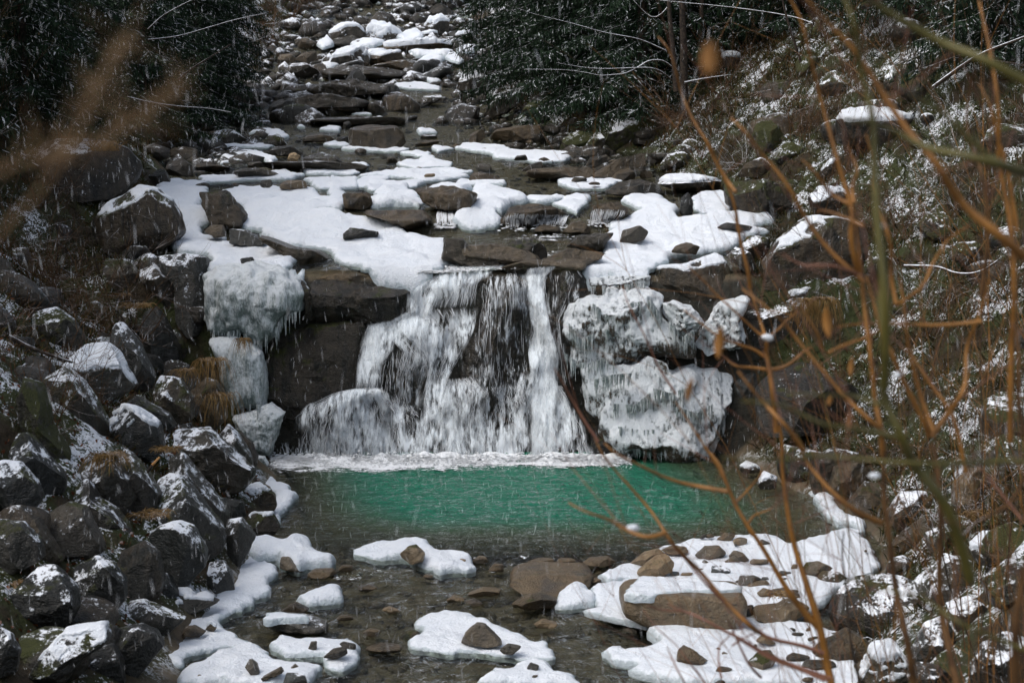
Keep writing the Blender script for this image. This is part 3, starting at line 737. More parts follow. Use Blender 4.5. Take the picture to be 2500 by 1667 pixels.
Rb("M", "1040,1100 1080,1030 1180,1010 1290,1060 1280,1180 1150,1200", "dark stone between the gravel bar and the pyramid", snow=.4, tone=.7, lum=.6)
Rb("M", "1600,1560 1650,1440 1800,1470 1900,1560 1880,1640 1640,1640", "dark boulder at the photo's bottom, right of the snow dome", snow=.5, lum=.5)
Rb("M", "2000,1560 2100,1330 2250,1250 2420,1300 2420,1640 2050,1640", "snow-streaked boulder in the bottom right corner", snow=.78, moss=.2, lum=.5)
Rb("H", "555,830 590,680 700,520 850,400 950,350 1150,380 1300,430 1300,600 1160,780 900,840 720,870", "great brown boulder on the right bank, white along its upper rim", snow=.62, moss=.25, tone=1.0, lum=.6, cap=.03, capthr=.72)
Rb("G", "1335,790 1400,700 1600,690 1800,615 1860,650 1945,830 1920,905 1790,925 1600,915 1420,870", "brown boulder over the icy slope, icicles under its left side", snow=.55, tone=.8, lum=.65, cap=.04, capthr=.66)
Rb("H", "430,560 500,480 620,500 650,620 540,650", "small mossy stone between two brown boulders", moss=.5, snow=.78)
Rb("H", "345,630 410,555 500,600 555,700 490,750", "mossy snow-flecked stone at the snow field's edge", moss=.4, snow=.82)
Rb("H", "425,1090 480,920 580,880 720,880 960,900 905,1060 860,1260 620,1280 460,1210", "broad ledge block with grass-hung top, right of the icy slope", snow=.82, moss=.35, tone=.2, lum=.6, p=4)
Rb("H", "710,860 850,828 970,880 950,950 740,920", "snow-topped mossy cushion on the ledge block", snow=.9, moss=.5, cap=.05, capthr=.4)
Rb("N", "385,620 395,480 440,435 550,450 570,620 480,660", "smooth grey stone beside the lower ice dome", snow=.2, tone=.0, lum=1.1)
Rb("N", "560,850 560,560 700,430 900,380 1250,560 1260,860 900,850", "dark overhung rock wall behind the willow stems", snow=.3, moss=.15, tone=.4, lum=.4, p=5)
Rb("N", "430,1090 480,1045 560,1080 575,1115 450,1125", "small snow-topped stone by the dark bank water", snow=.9, cap=.03, capthr=.4)
Rb("N", "550,1200 600,1125 685,1160 675,1225 570,1230", "snow-tipped stone sitting in the pool's right end", snow=.9, cap=.04, capthr=.4)
Rb("D", "520,920 550,830 650,805 735,900 725,1060 560,1060", "squat mossy column of rock on the right slope", moss=.8, snow=.3, lum=.7)
Rb("D", "410,1195 470,1110 560,1065 645,1130 645,1200", "dark brown stone below the mossy column, snow on its crest", snow=.45, tone=.9, lum=.6)
Rb("D", "1100,810 1150,770 1300,745 1500,785 1700,850 1600,910 1400,1020 1110,970", "block with a thick pillow of snow, high on the right slope", snow=.5, tone=.6, lum=.6, cap=.14, capthr=.5)
Rb("D", "660,1080 700,990 770,950 860,990 860,1090 740,1130", "frosted moss boulder right of the mossy column", moss=.6, snow=.62, lum=.7)
Rb("D", "970,1170 1040,1090 1110,1080 1120,1160 1060,1200 980,1200", "dark stone with a crisp white top above the great brown boulder", snow=.5, lum=.4, cap=.05, capthr=.55)
Rb("H", "1640,430 1700,340 1820,320 1900,420 1880,520 1720,520", "frosted grassy hump right of the great brown boulder", moss=.6, snow=.75)
Rb("H", "1860,640 1920,530 2040,520 2090,640 2000,720", "mossy stone under the lower snowy branch", moss=.6, snow=.7)
Rb("H", "900,230 980,160 1120,170 1190,260 1120,370 950,350", "dark rock with white shelves above the great brown boulder", snow=.6, lum=.5, cap=.05, capthr=.6)
Rb("C", "315,1020 350,930 440,878 550,910 560,970 500,1030", "bright green moss dome at the stream's edge", moss=.9, snow=.62, lum=1.0)
Rb("C", "475,1035 510,960 600,885 635,950 590,1035", "second moss dome, whiter on its left shoulder", moss=.6, snow=.85)
Rb("C", "620,970 690,815 750,805 860,815 980,860 900,970 800,1020 680,1025", "largest of the moss boulders by the stream, frosted all over", moss=.75, snow=.82)
Rb("C", "510,1195 700,1080 890,1030 902,1120 760,1165 650,1215", "tilted brown slab pointing up out of the stream", snow=.2, tone=.9, lum=.7, facets=3)
Rb("C", "475,1160 530,1060 640,1045 650,1110 540,1160", "dark stone with a tan tip beside the tilted slab", snow=.2, tone=.6, lum=.6)
Rb("C", "655,1225 700,1165 790,1130 855,1180 805,1225", "brown stone in front of the tilted slab", snow=.1, tone=.8, lum=.8)
Rb("C", "620,1305 720,1230 870,1205 980,1250 1050,1325 800,1335", "dark whaleback rock at the far edge of the right snow field", snow=.15, tone=.5, lum=.6)
Rb("C", "995,1115 1060,1040 1160,1018 1225,1070 1185,1140", "snow-backed mossy stone above the whaleback rock", moss=.5, snow=.88)
Rb("C", "980,1240 1050,1190 1250,1185 1425,1230 1400,1300 1100,1285", "long low rock under a flat bed of snow", moss=.4, snow=.95, cap=.06, capthr=.5)
Rb("C", "860,1180 890,1145 950,1165 940,1205 870,1205", "small orange-brown stone behind the whaleback rock", tone=1.0, snow=.05, lum=1.5)
# ------------------------------------------------------------------ upper stream
US = "rocks in the upper stream"
def U(*a, **k):
    k.setdefault("group", US); k.setdefault("snow", .35); k.setdefault("tone", .5); k["lum"] = k.get("lum", .75) * 1.25; rock(*a, **k)
U("B", "830,1000 832,880 870,850 1000,838 1150,850 1205,900 1218,960 1180,1005 950,1010", "big blunt brown boulder standing mid-stream above the falls", tone=.8, snow=.15, p=4, lum=.7)
U("B", "475,1145 530,1060 640,1023 760,1060 845,1145 640,1155", "dark tent-shaped boulder with one snow spot, left of the stream", moss=.15, snow=.4, lum=.6)
U("B", "422,1095 428,1035 470,1028 512,1060 465,1112", "yellow-ochre stone in front of the tent-shaped boulder", tone=1.0, snow=0., lum=2.6)
U("B", "275,1050 330,983 440,978 535,1050 420,1060", "low dark rock behind the yellow-ochre stone", snow=.2, lum=.5)
SH_ = lambda x, y: zs(y) + .12
U("B", "355,1275 380,1225 440,1213 535,1220 555,1262 500,1285", "smooth tan block on the upper snow shelf", base=SH_, tone=.9, snow=0., lum=1.4, p=4)
U("B", "232,1265 240,1218 310,1212 322,1250 290,1275", "small dark cube-like stone beside the smooth tan block", base=SH_, snow=.05, tone=.3, lum=.7, p=4)
U("B", "55,1165 90,1128 200,1130 375,1172 280,1188 80,1190", "long flat grey stone on the upper snow shelf", base=SH_, snow=.15, lum=.8)
U("B", "148,1135 160,1093 230,1088 285,1125 220,1135", "small round stone above the long flat one", base=SH_, snow=.1)
U("B", "255,975 300,893 360,908 425,982 330,990", "snowy mossed stone, pointed, at the upper stream's left", snow=.75, moss=.45)
U("B", "-20,980 -10,860 50,878 185,965 100,990", "dark mossy boulder at the foot of the left spruces", snow=.6, moss=.4, lum=.6)
U("B", "515,965 540,918 640,903 745,930 720,960", "low reddish-brown rock awash left of the big blunt boulder", tone=1.0, snow=0, lum=.7)
U("B", "738,965 760,928 830,918 835,970", "dark stone touching the big blunt boulder", snow=.1, lum=.5)
U("B", "1645,1225 1660,1168 1720,1153 1855,1200 1835,1235", "brown hump awash in the stream, right of the snow floes", tone=.9, snow=0, lum=.8)
U("B", "1265,985 1340,948 1440,943 1445,972 1350,990", "flat reddish rock right of the big blunt boulder", tone=.9, snow=.1, lum=.7)
U("B", "1305,940 1340,903 1420,912 1435,940", "small snowy dark stone behind the flat reddish one", snow=.6)
U("B", "788,868 800,828 832,813 852,840 846,868", "little dark stone behind the big blunt boulder", snow=.2, lum=.5)
U("B", "36,826 60,773 130,763 195,800 162,836", "round mossy stone frosted white, far left of the stream", snow=.8, moss=.4)
U("B", "520,806 560,768 630,766 672,800", "stone wholly capped by snow in the grey water", snow=.95, cap=.05, capthr=.3)
U("B", "1735,790 1800,690 1880,615 1980,598 2005,680 1900,765 1800,800", "big slanting mossy slab, snowy on top, under the right spruce", snow=.85, moss=.5, lum=.7)
U("B", "1555,610 1595,490 1690,472 1800,530 1840,585 1700,630", "frosted grey-green boulder on the far right bank", snow=.88, moss=.3)
U("B", "1275,710 1340,650 1460,638 1470,670 1390,705", "low rock sloping into the water below the frosted grey-green boulder", snow=.75, moss=.3)
U("B", "1765,395 1800,375 1960,380 1985,515 1770,515", "square brown block like a stump beside the right spruce", tone=.9, snow=.4, p=6, lum=.6)
U("B", "1995,770 2050,688 2150,678 2185,740 2080,805", "green mossy rock in the right spruce's shade", moss=.7, snow=.4, lum=.6)
U("B", "285,750 310,680 420,663 545,700 545,775 380,778", "smooth grey slab at the far water's edge", tone=.2, snow=.1, lum=.9)
U("B", "615,755 650,698 760,688 895,710 915,765 700,770", "dark rock with a tan top at the far water's edge", tone=.8, snow=.1, lum=.6)
U("B", "795,640 800,580 840,478 900,458 945,520 935,650 860,650", "upright grey rock in the dark rapids", tone=.2, snow=.1, lum=.6)
U("B", "700,440 750,358 830,318 930,328 975,400 965,450 760,470", "large rock with a deep white cap above the dark rapids", snow=.8, cap=.12, capthr=.35, lum=.6)
U("B", "965,380 1000,353 1180,343 1210,400 1080,455 980,445", "brown block with a thin snow lid above the dark rapids", tone=.9, snow=.4, cap=.06, capthr=.75, p=4, lum=.7)
U("B", "695,310 700,220 760,158 880,168 945,220 935,290", "rounded boulder with a snowy top and a dark face, far up the stream", snow=.7, cap=.1, capthr=.5, lum=.6)
U("B", "940,280 990,158 1050,152 1160,220 1230,275 1050,290", "boulder entirely white with snow, far up the stream", snow=1.1, cap=.16, capthr=.05)
U("B", "1075,350 1080,298 1300,288 1540,308 1548,355 1300,355", "long straight ledge or log with a thick band of snow, far up the stream", tone=1.0, snow=.4, cap=.18, capthr=.6, p=6)
U("B", "1325,215 1380,128 1460,112 1515,150 1505,238 1380,228", "round dark boulder with a white dome, highest in the stream", snow=.8, cap=.12, capthr=.4, lum=.6)
U("B", "345,430 370,368 440,362 485,400 445,445", "pinkish-brown boulder left of the rapids", tone=.8, snow=.15, lum=1.1)
U("B", "465,405 520,358 610,347 625,390 560,445", "brown wedge-topped boulder beside the pinkish one", tone=.8, snow=.4)
U("B", "395,490 450,428 520,416 605,460 645,490 560,525 440,515", "rock under a thin snow sheet left of the rapids", snow=.8)
U("B", "1000,450 1040,420 1180,400 1300,440 1290,470 1100,480", "broken orange-brown rock in the middle of the rapids", tone=1.0, snow=.4)
U("B", "880,230 920,200 960,215 970,260 930,280", "dark stone between the two snowiest boulders", snow=.5, lum=.5)
U("B", "1320,240 1340,215 1430,215 1440,260 1340,265", "stone below the round dark boulder, white-topped", snow=.8, cap=.08, capthr=.4)
U("B", "1540,260 1580,220 1680,215 1720,240 1660,280", "flat snow-topped rock at the head of the stream, right", snow=.9, cap=.08, capthr=.4)
U("C", "10,1085 30,1048 90,1045 115,1085", "dark stone set in the far snow floe", base=SH_, snow=.2, lum=.5)
U("B", "1340,1195 1350,1172 1415,1172 1418,1195", "small tan stone among the mid-stream floes", base=SH_, tone=1.0, snow=0, lum=1.6)
U("C", "395,1225 420,1195 500,1200 510,1225", "dark flat stone in the floe by the whaleback rock", base=SH_, snow=.1, lum=.6)
U("C", "500,1248 540,1228 600,1232 595,1250", "thin brown stone in the floe by the whaleback rock", base=SH_, snow=.05, tone=.8)
U("C", "250,1185 270,1160 350,1155 372,1180 320,1192", "tan oval stone left of the tilted slab", tone=.7, snow=.05, lum=1.2)
U("C", "60,1155 120,1110 200,1090 215,1130 150,1165", "dark ridge of stone on the gravel left of the tilted slab", tone=.6, snow=.05, lum=.6)
U("B", "1640,960 1660,900 1750,870 1760,930 1700,975", "brown boulder at the right spruce's drip line", tone=.9, snow=.1)
U("B", "1780,940 1830,870 2050,845 2130,850 2120,930 1950,960", "broad reddish boulder under the right spruce", tone=1.0, snow=.1, lum=.8)
U("A", "1120,1180 1130,1080 1240,1075 1310,1130 1300,1190 1200,1195", "brown stones' largest block at the left end of the stream shelf", tone=.6, snow=.15, lum=.6)
U("A", "1140,1050 1150,1000 1230,985 1330,1010 1340,1060 1220,1070", "brown boulder at the foot of the left bank scrub, rime on top", tone=.7, snow=.4, lum=.6)
U("A", "1430,970 1450,890 1520,860 1640,910 1720,960 1640,985", "ridge-shaped snowy rock beneath the left spruce boughs", snow=.7, moss=.3, lum=.6)
U("A", "1300,1140 1330,1100 1450,1110 1560,1130 1500,1155 1350,1160", "low brown rocks' longest bar in the left stream shelf", tone=.8, snow=.05, lum=.6)

# ------------------------------------------------------------------ the gravel bar on the right
GB = "stones on the snowy gravel bar"
bar = lambda x, y: zs(y) + .05 + .05 * n2(np.asarray(x), np.asarray(y), .8, 2, 31)
def Gs(*a, **k):
    k.setdefault("group", GB); k.setdefault("name", "stone"); k.setdefault("snow", .12); k.setdefault("tone", .8); k["lum"] = k.get("lum", 1.0) * 1.5; k.setdefault("p", 2.6); k.setdefault("base", lambda x, y: bar(x, y) + .07); rock(*a, **k)
_slab = rock("L", "730,1000 745,945 790,918 900,912 1200,918 1540,935 1568,980 1560,1070 1500,1145 1300,1168 1050,1168 850,1125 740,1065", "large flat-topped tan block with a snow sheet on top, on the gravel bar", name="rock_slab", group=GB, snow=.1, tone=.9, lum=1.5, p=8, T=.5, facets=0, rough=.022, base=lambda x, y: bar(x, y) + .07)
_zt = float(at(*px("L", "1150,916")[0], _slab.location.y)[2])
_cap = sheet("L", "765,985 800,925 850,870 900,856 1200,872 1420,898 1545,918 1530,945 1400,955 1150,962 1000,975 930,1005 860,1000 800,1000", "", thick=.07, name="snow_cap", base=lambda x, y: np.full_like(np.asarray(x, float), _zt - .015), wob=.04)
for k_ in ("label", "category", "group"): del _cap[k_]
_cap.parent = _slab; _cap.location = _cap.location - _slab.location
Gs("L", "835,828 960,718 1040,698 1102,760 1085,825 960,852 880,845", "dome stone with a yellow lichen patch on its right end", lum=1.5, tone=1.0, moss=.15)
Gs("L", "785,778 900,688 1000,663 1035,700 950,725 850,785", "low tan stone behind the yellow-lichened dome", lum=1.3, tone=1.0)
Gs("L", "1008,672 1080,643 1180,653 1192,688 1080,703", "flat brown stone at the bar's edge by the pool", tone=.9)
Gs("L", "1232,712 1300,648 1400,643 1452,690 1380,745 1280,735", "split-faced grey-brown stone in the upper bar", tone=.6, facets=8)
Gs("L", "1378,605 1440,553 1512,573 1470,614", "brown stone on the bar's crest next to the pool")
Gs("L", "1488,604 1540,583 1592,593 1582,638 1500,634", "two-toned pale stone on the bar's crest", tone=.7, lum=1.7)
Gs("L", "1655,634 1690,598 1748,623 1702,644", "small dark green stone alone on the bar's crest", tone=.3, lum=.7, moss=.2)
Gs("L", "1462,714 1500,673 1560,688 1608,742 1540,758", "grey-brown oval stone, upper of a touching pair", tone=.6)
Gs("L", "1418,764 1500,708 1548,750 1450,788", "greenish oval stone, lower of a touching pair", tone=.5, moss=.2)
Gs("L", "1342,850 1350,778 1420,776 1478,808 1472,842 1400,854", "dark grey stone crusted with white, mid bar", tone=.0, snow=.5, lum=.9)
Gs("L", "1380,862 1400,845 1500,850 1480,872", "thin dark slab behind the rectangular grey stone", tone=.2, lum=.6)
Gs("L", "1526,904 1540,853 1640,848 1692,868 1682,912 1560,915", "rectangular grey stone just behind the flat-topped block", tone=.2, p=5)
Gs("L", "1675,880 1690,853 1730,853 1738,876", "small grey pebble right of the rectangular stone", tone=.1, lum=.8)
Gs("L", "1960,805 1990,758 2080,748 2185,800 2080,855 1980,845", "round greenish boulder half behind a willow stem", tone=.6, moss=.3)
Gs("L", "1600,760 1620,735 1740,738 1735,770", "flat brown stone right of the touching pair", tone=.9)
Gs("L", "1880,795 1900,765 1930,768 1925,800", "little brown stone left of the round greenish boulder", tone=.9)
Gs("L", "1780,840 1820,812 1890,820 1880,850", "flush grey stone in the snow near the willow", tone=.2)
Gs("L", "1652,965 1700,928 1782,948 1782,992 1680,988", "pale rounded stone right of the flat-topped block", tone=.7, lum=1.2)
Gs("L", "1745,945 1850,928 1948,970 1932,1003 1790,993", "brown stone with a dark end behind the pale rounded one", tone=.8)
Gs("L", "1625,1075 1800,1053 1900,1008 2015,1060 1985,1115 1750,1155 1640,1125", "long low tan boulder right of the flat-topped block", tone=.9, lum=1.1, p=3.5, snow=.3)
Gs("L", "1560,1050 1630,1040 1640,1110 1560,1120", "dark chunk in the gap right of the flat-topped block", tone=.3, lum=.5)
Gs("L", "1108,1445 1120,1358 1160,1316 1230,1348 1345,1438 1270,1460", "sharp brown triangular stone on the lower bar", tone=.9, lum=.75, facets=7)
Gs("L", "1595,1435 1650,1368 1730,1347 1795,1400 1765,1475 1660,1480", "mossy knobbly stone on the lower bar, frosted", moss=.5, snow=.6)
Gs("L", "1848,1395 1900,1367 2014,1390 1993,1424 1860,1424", "dark flat-topped stone right of the mossy knobbly one", tone=.5, lum=.6)
Gs("L", "1645,1285 1700,1237 1795,1310 1680,1295", "brown ragged stone above the mossy knobbly one", tone=.9)
Gs("L", "1328,1494 1420,1463 1494,1475 1400,1504", "long flat dark stone at the bottom of the bar", tone=.5, lum=.6)
Gs("L", "1232,1344 1290,1328 1334,1348 1260,1358", "flat dark stone above the triangular one", tone=.5, lum=.7)
Gs("L", "1356,1354 1390,1328 1434,1348 1380,1364", "reddish pebble above the triangular stone", tone=1.0)
Gs("L", "1175,1190 1300,1168 1405,1185 1300,1208", "flat brown stone under the flat-topped block's front", tone=.9)
Gs("L", "1885,1245 1895,1230 1980,1232 1980,1248", "thin dark stone alone on the smooth lower snow", tone=.3, lum=.5)
Gs("L", "1410,1370 1430,1355 1480,1380 1470,1395", "small brown stone left of the mossy knobbly one", tone=.8)
Gs("L", "1270,765 1300,735 1340,760 1300,770", "small flat stone below the split-faced one", tone=.5)
Gs("L", "1050,845 1080,815 1130,818 1130,845", "small blue-grey stone by the yellow-lichened dome", tone=.0)
Gs("L", "1130,850 1150,825 1230,825 1200,855", "ochre stone right of the small blue-grey one", tone=1.0, lum=1.2)
Gs("L", "1950,1470 1990,1420 2180,1430 2200,1480 2000,1490", "long dark stone before the brown pyramid", tone=.4, lum=.5)
Gs("M", "480,910 500,890 620,880 640,905 560,920", "brown cobble by the dark gap at the bar's right", tone=.8)

# ------------------------------------------------------------------ stones in the shallow stream in front
SS = "stones in the shallow stream below the pool"
def Ss(*a, **k):
    k.setdefault("group", SS); k.setdefault("name", "stone"); k.setdefault("snow", -.3); k.setdefault("tone", 1.0); k["lum"] = k.get("lum", 1.0) * 1.4; k.setdefault("p", 2.4); k.setdefault("facets", 3); rock(*a, **k)
Ss("K", "1038,695 1100,643 1150,633 1212,690 1202,745 1120,765 1050,725", "round stone half tan half mossy, ringed by ice on the outlet floe", base=lambda x, y: zs(y) + .08, lum=1.9, tone=.8, moss=.25)
Ss("K", "1420,745 1450,728 1490,735 1480,755", "small tan stone in the outlet floe", base=lambda x, y: zs(y) + .08, lum=1.3)
Ss("K", "230,790 235,715 290,720 350,770 400,820 300,815", "pale stone poking from the shore end of the left snow mound", lum=1.2, tone=.6)
Ss("K", "408,835 460,800 590,798 618,828 560,855 450,855", "smooth brown stone under the tip of the left snow mound", lum=.8)
Ss("K", "95,1160 220,1110 400,1125 545,1170 565,1205 400,1225 180,1195", "long grey boulder with strips of snow in the left shallows", tone=.3, snow=.3, lum=.9)
Ss("K", "230,1090 290,1045 340,1025 430,1070 400,1100", "dark stone left of the small oblong snow floe", lum=.5)
Ss("K", "1448,1305 1480,1230 1560,1166 1620,1173 1700,1250 1742,1303 1640,1318", "olive-brown dome stone in the middle of the largest floe", base=lambda x, y: zs(y) + .08, tone=.6, lum=1.0)
Ss("K", "1712,1343 1770,1303 1864,1320 1800,1373 1740,1368", "small dark stone near the right end of the largest floe", base=lambda x, y: zs(y) + .08, tone=.4, lum=.7)
Ss("K", "1883,1495 1920,1428 1982,1448 1972,1493", "dark little stone atop the bottom floe", base=lambda x, y: zs(y) + .08, tone=.3, lum=.6)
Ss("K", "1925,1535 1940,1515 1975,1512 1960,1535", "tiny brown stone in the bottom floe", base=lambda x, y: zs(y) + .08, tone=.8, lum=.8)
Ss("K", "518,1395 590,1338 680,1323 685,1370 600,1408", "dark wedge stone in the left lower floe", base=lambda x, y: zs(y) + .08, tone=.6, lum=.6)
Ss("K", "415,1345 440,1288 480,1283 482,1342", "upright greenish stone in the left lower floe", base=lambda x, y: zs(y) + .08, tone=.4, lum=.7, moss=.2)
Ss("K", "628,1305 650,1290 745,1308 745,1338 650,1322", "flat stone at the upper end of the left lower floe", base=lambda x, y: zs(y) + .08, tone=.5, lum=.6)
Ss("J", "1228,1245 1250,1188 1310,1178 1392,1220 1345,1258", "brown cobble with a frosted back in the shore snow", base=lambda x, y: zs(y) + .08, lum=.8, snow=.3)
Ss("J", "1383,1205 1420,1163 1468,1190 1442,1224", "round cobble wearing a snow cap in the shore snow", base=lambda x, y: zs(y) + .08, lum=.8, snow=.6, cap=.03, capthr=.6)
Ss("J", "1655,1455 1690,1398 1740,1440 1755,1500 1700,1515", "pointed grey stone in the bottom left snow", base=lambda x, y: zs(y) + .08, tone=.3, snow=.5)
Ss("J", "1758,1535 1900,1458 1922,1490 1780,1550", "flat brown stone in the bottom left snow", base=lambda x, y: zs(y) + .08, tone=.7, lum=.7)
Ss("J", "1948,1475 1990,1438 2022,1460 1980,1483", "small brown stone on the edge of the bottom left snow", base=lambda x, y: zs(y) + .08, tone=.7, lum=.8)
Ss("J", "1310,1540 1340,1508 1390,1515 1370,1545", "reddish pebble at the photo's bottom in the left snow", base=lambda x, y: zs(y) + .08, tone=1.0, lum=.9)
Ss("J", "1910,1575 1930,1500 2060,1510 2080,1590", "snow-striped slab at the photo's bottom in the left snow", base=lambda x, y: zs(y) + .08, tone=.1, snow=.6)
Ss("K", "760,915 830,903 895,925 830,948 770,945", "tan stone awash in the left shallows", lum=.9)
Ss("K", "1485,970 1600,928 1725,935 1715,968 1560,983", "long ochre stone awash in the middle shallows", lum=.9)
Ss("K", "912,1075 960,1053 1055,1085 990,1098", "thin ochre stone above the water in the middle shallows", lum=1.5)
Ss("K", "1350,1010 1400,978 1490,1000 1440,1018", "pointed ochre stone upstream of the largest floe", lum=1.1)
Ss("K", "1480,1015 1540,998 1605,1030 1540,1048", "brown stone beside the pointed ochre one", lum=.8)
Ss("K", "1780,1050 1880,983 2000,968 2105,1000 2085,1065 1880,1070", "broad rough brown rock left of the round snow mound", lum=.7)
Ss("K", "1945,1170 2000,1138 2115,1165 2085,1193 1970,1193", "smooth ochre stone in dark water above the largest floe", lum=1.2)
Ss("K", "790,1225 840,1198 915,1215 885,1250 810,1250", "brown stone in the centre of the left shallows", lum=.8)
Ss("K", "795,1340 900,1308 1055,1320 1045,1355 850,1360", "long dark brown stone left of the largest floe", lum=.6)
Ss("K", "1895,755 1980,728 2080,733 2085,772 1950,778", "brown stone in the riffle at the pool's outlet", lum=1.0)
Ss("K", "2085,765 2120,723 2225,733 2245,778 2120,783", "mossy brown stone in the riffle at the pool's outlet", lum=.9, moss=.15)
Ss("L", "465,765 520,728 650,718 705,750 600,780", "wide reddish stone at the right of the riffle", lum=.8)
Ss("K", "1525,745 1580,708 1620,718 1645,750 1560,760", "round ochre stone at the right tip of the outlet floe", lum=1.1)
Ss("K", "1635,805 1680,758 1740,768 1745,815 1660,820", "brown stone with water breaking over it in the riffle", lum=.8)
Ss("K", "1750,860 1900,835 2350,840 2300,935 2060,955 1950,945 1840,890", "broad flat ochre slab just under the surface", lum=.9, T=.9, p=5)
Ss("L", "455,880 480,862 600,862 605,885 520,892", "thin ochre stone left of the bar's snow tip", lum=1.0)
Ss("K", "1190,855 1210,835 1260,840 1270,860", "orange-brown stone under the outlet floe's edge", lum=1.1)
Ss("K", "620,800 650,770 730,775 720,815 640,825", "reddish stone in the outlet, left", lum=.8)
Ss("K", "605,1135 640,1110 720,1120 730,1145 650,1145", "submerged brown stone below the oblong floe", lum=.7)

# ------------------------------------------------------------------ the many small ones
def scatter(n, name, label, cat, group, ufun, smin, smax, snow, tone, lum, protos=6, flat=.6, kind=None, moss=0, f=TN, sink=.25, dist=None):
    pr = []
    for i in range(protos):
        V, F = ico(2 if smax < .3 else 3)
        r = np.random.default_rng(900 + i + len(name) + n)
        q = V * (1 + .22 * fbm(V * 1.2 + i * 9 + n, 2, 3)[:, None])
        for _ in range(6):
            nn = r.normal(size=3); nn /= np.linalg.norm(nn); d = q @ nn - r.uniform(.55, .85)
            q = q - np.where(d > 0, d, 0)[:, None] * nn
        q = q * np.array([1, r.uniform(.6, .95), r.uniform(flat * .7, flat * 1.2)])
        pr.append(mesh(name, q, F, M["rock"]))
    for i in range(n):
        x, y = ufun()
        s = smin * (smax / smin) ** (rng.random() ** 1.6)
        o = link(name, pr[i % protos], label=label, category=cat, group=group)
        z = float(f(np.array([x]), np.array([y]))[0])
        o.location = (x, y, z + s * flat * (1 - 2 * sink) * .5)
        o.rotation_euler = (rng.normal() * .25, rng.normal() * .25, rng.uniform(0, 6.3))
        o.scale = (s, s, s)
        o["snow"], o["moss"] = float(snow + rng.normal() * .15), float(max(0, moss + rng.normal() * .15))
        o["tone"], o["lum"] = float(np.clip(tone + rng.normal() * .3, 0, 1)), float(lum * rng.uniform(.6, 1.35))
def ins(y0, y1, m=.3, pw=1.0):
    def g():
        y = y0 + (y1 - y0) * rng.random() ** pw
        return rng.uniform(el(y) + m, er(y) - m), y
    return g
scatter(105, "stone", "rock in the dark tumbled rapids far up the stream, dusted with snow", "stone", "tumbled rocks of the far rapids", ins(57, 85, .2), .25, 1.0, .5, .6, .6)
scatter(38, "stone", "small stone breaking the water of the upper stream", "stone", "small stones in the upper stream", ins(36.5, 58, .2), .10, .30, -.1, .7, .8, f=lambda x, y: zs(y) - .03)
scatter(40, "stone", "little brown stone under the shallow stream below the pool", "stone", "small stones on the shallow stream bed", lambda: (rng.uniform(-3.6, 3.2), rng.uniform(15.5, 22.2)), .07, .22, -.4, .95, 1.0, f=lambda x, y: zs(y) - .10)
scatter(40, "pebble", "pebble in the snow of the gravel bar", "pebble", "pebbles on the gravel bar", lambda: (rng.uniform(2.2, 5.6), rng.uniform(16, 23.5)), .035, .10, .1, .7, .9, f=lambda x, y: bar(x, y) + .09)
def lb():
    while True:
        y = rng.uniform(15, 34); x = el(y) - rng.uniform(.3, 7)
        if abs(x) < y * .4: return x, y
scatter(48, "boulder", "dark boulder filling a gap in the rock heap of the left bank", "boulder", "gap-filling boulders of the left bank", lb, .3, .7, .42, .6, .55, f=T0, sink=.55, flat=.75, moss=.15)
def rbk():
    while True:
        y = rng.uniform(16, 44); x = er(y) + rng.uniform(.3, 7)
        if abs(x) < y * .42: return x, y
scatter(45, "boulder", "snow-flecked mossy boulder half sunk in the right bank", "boulder", "half-sunk boulders of the right bank", rbk, .3, .8, .60, .7, .6, f=T0, sink=.45, flat=.75, moss=.4)
def gravel():
    y = rng.uniform(43, 60); return er(y) + rng.uniform(-1.6, .6), y
scatter(30, "stone", "brown stone on the dark gravel shore under the right spruce", "stone", "gravel shore under the right spruce", gravel, .08, .3, .0, .85, .8)

def rubble(name, label, n, fun, s0, s1, f, snow, tone, lum, flat=.7):
    V0, F0 = ico(1); V, F, b = [], [], 0
    for i in range(n):
        x, y = fun(); s_ = s0 * (s1 / s0) ** (rng.random() ** 1.5)
        q = V0 * (1 + .3 * rng.normal(size=(len(V0), 1))) * s_ * np.array([rng.uniform(.8, 1.5), rng.uniform(.7, 1.1), flat * rng.uniform(.6, 1.2)])
        a = rng.uniform(0, 6.3); q = np.column_stack([q[:, 0] * math.cos(a) - q[:, 1] * math.sin(a), q[:, 0] * math.sin(a) + q[:, 1] * math.cos(a), q[:, 2]])
        V.append(q + np.array([x, y, float(f(np.array([x]), np.array([y]))[0]) + s_ * .15])); F.append(F0 + b); b += len(V0)
    o = link(name, mesh(name, np.concatenate(V), np.concatenate(F), M["rock"], smooth=False), kind="stuff", label=label)
    o["snow"], o["moss"], o["tone"], o["lum"] = snow, .1, tone, lum
def edge(y0, y1, a, b):
    def g():
        y = rng.uniform(y0, y1); w = rng.uniform(a, b)
        return (el(y) + w if rng.random() < .55 else er(y) - w), y
    return g
rubble("rubble", "broken rock along the edges of the upper stream", 900, edge(44, 86, -1.6, 2.2), .12, .5, TN, .45, .6, .6)
rubble("gravel", "gravel and cobbles on the bed of the shallow stream", 1500, lambda: (rng.uniform(-4.0, 4.2), rng.uniform(14.5, 23.2)), .03, .12, lambda x, y: zs(y) - .15, -.5, .9, 1.1)
rubble("gravel", "gravel on the bed of the upper stream", 900, ins(36, 58, .1), .04, .16, lambda x, y: zs(y) - .12, -.3, .8, .9)

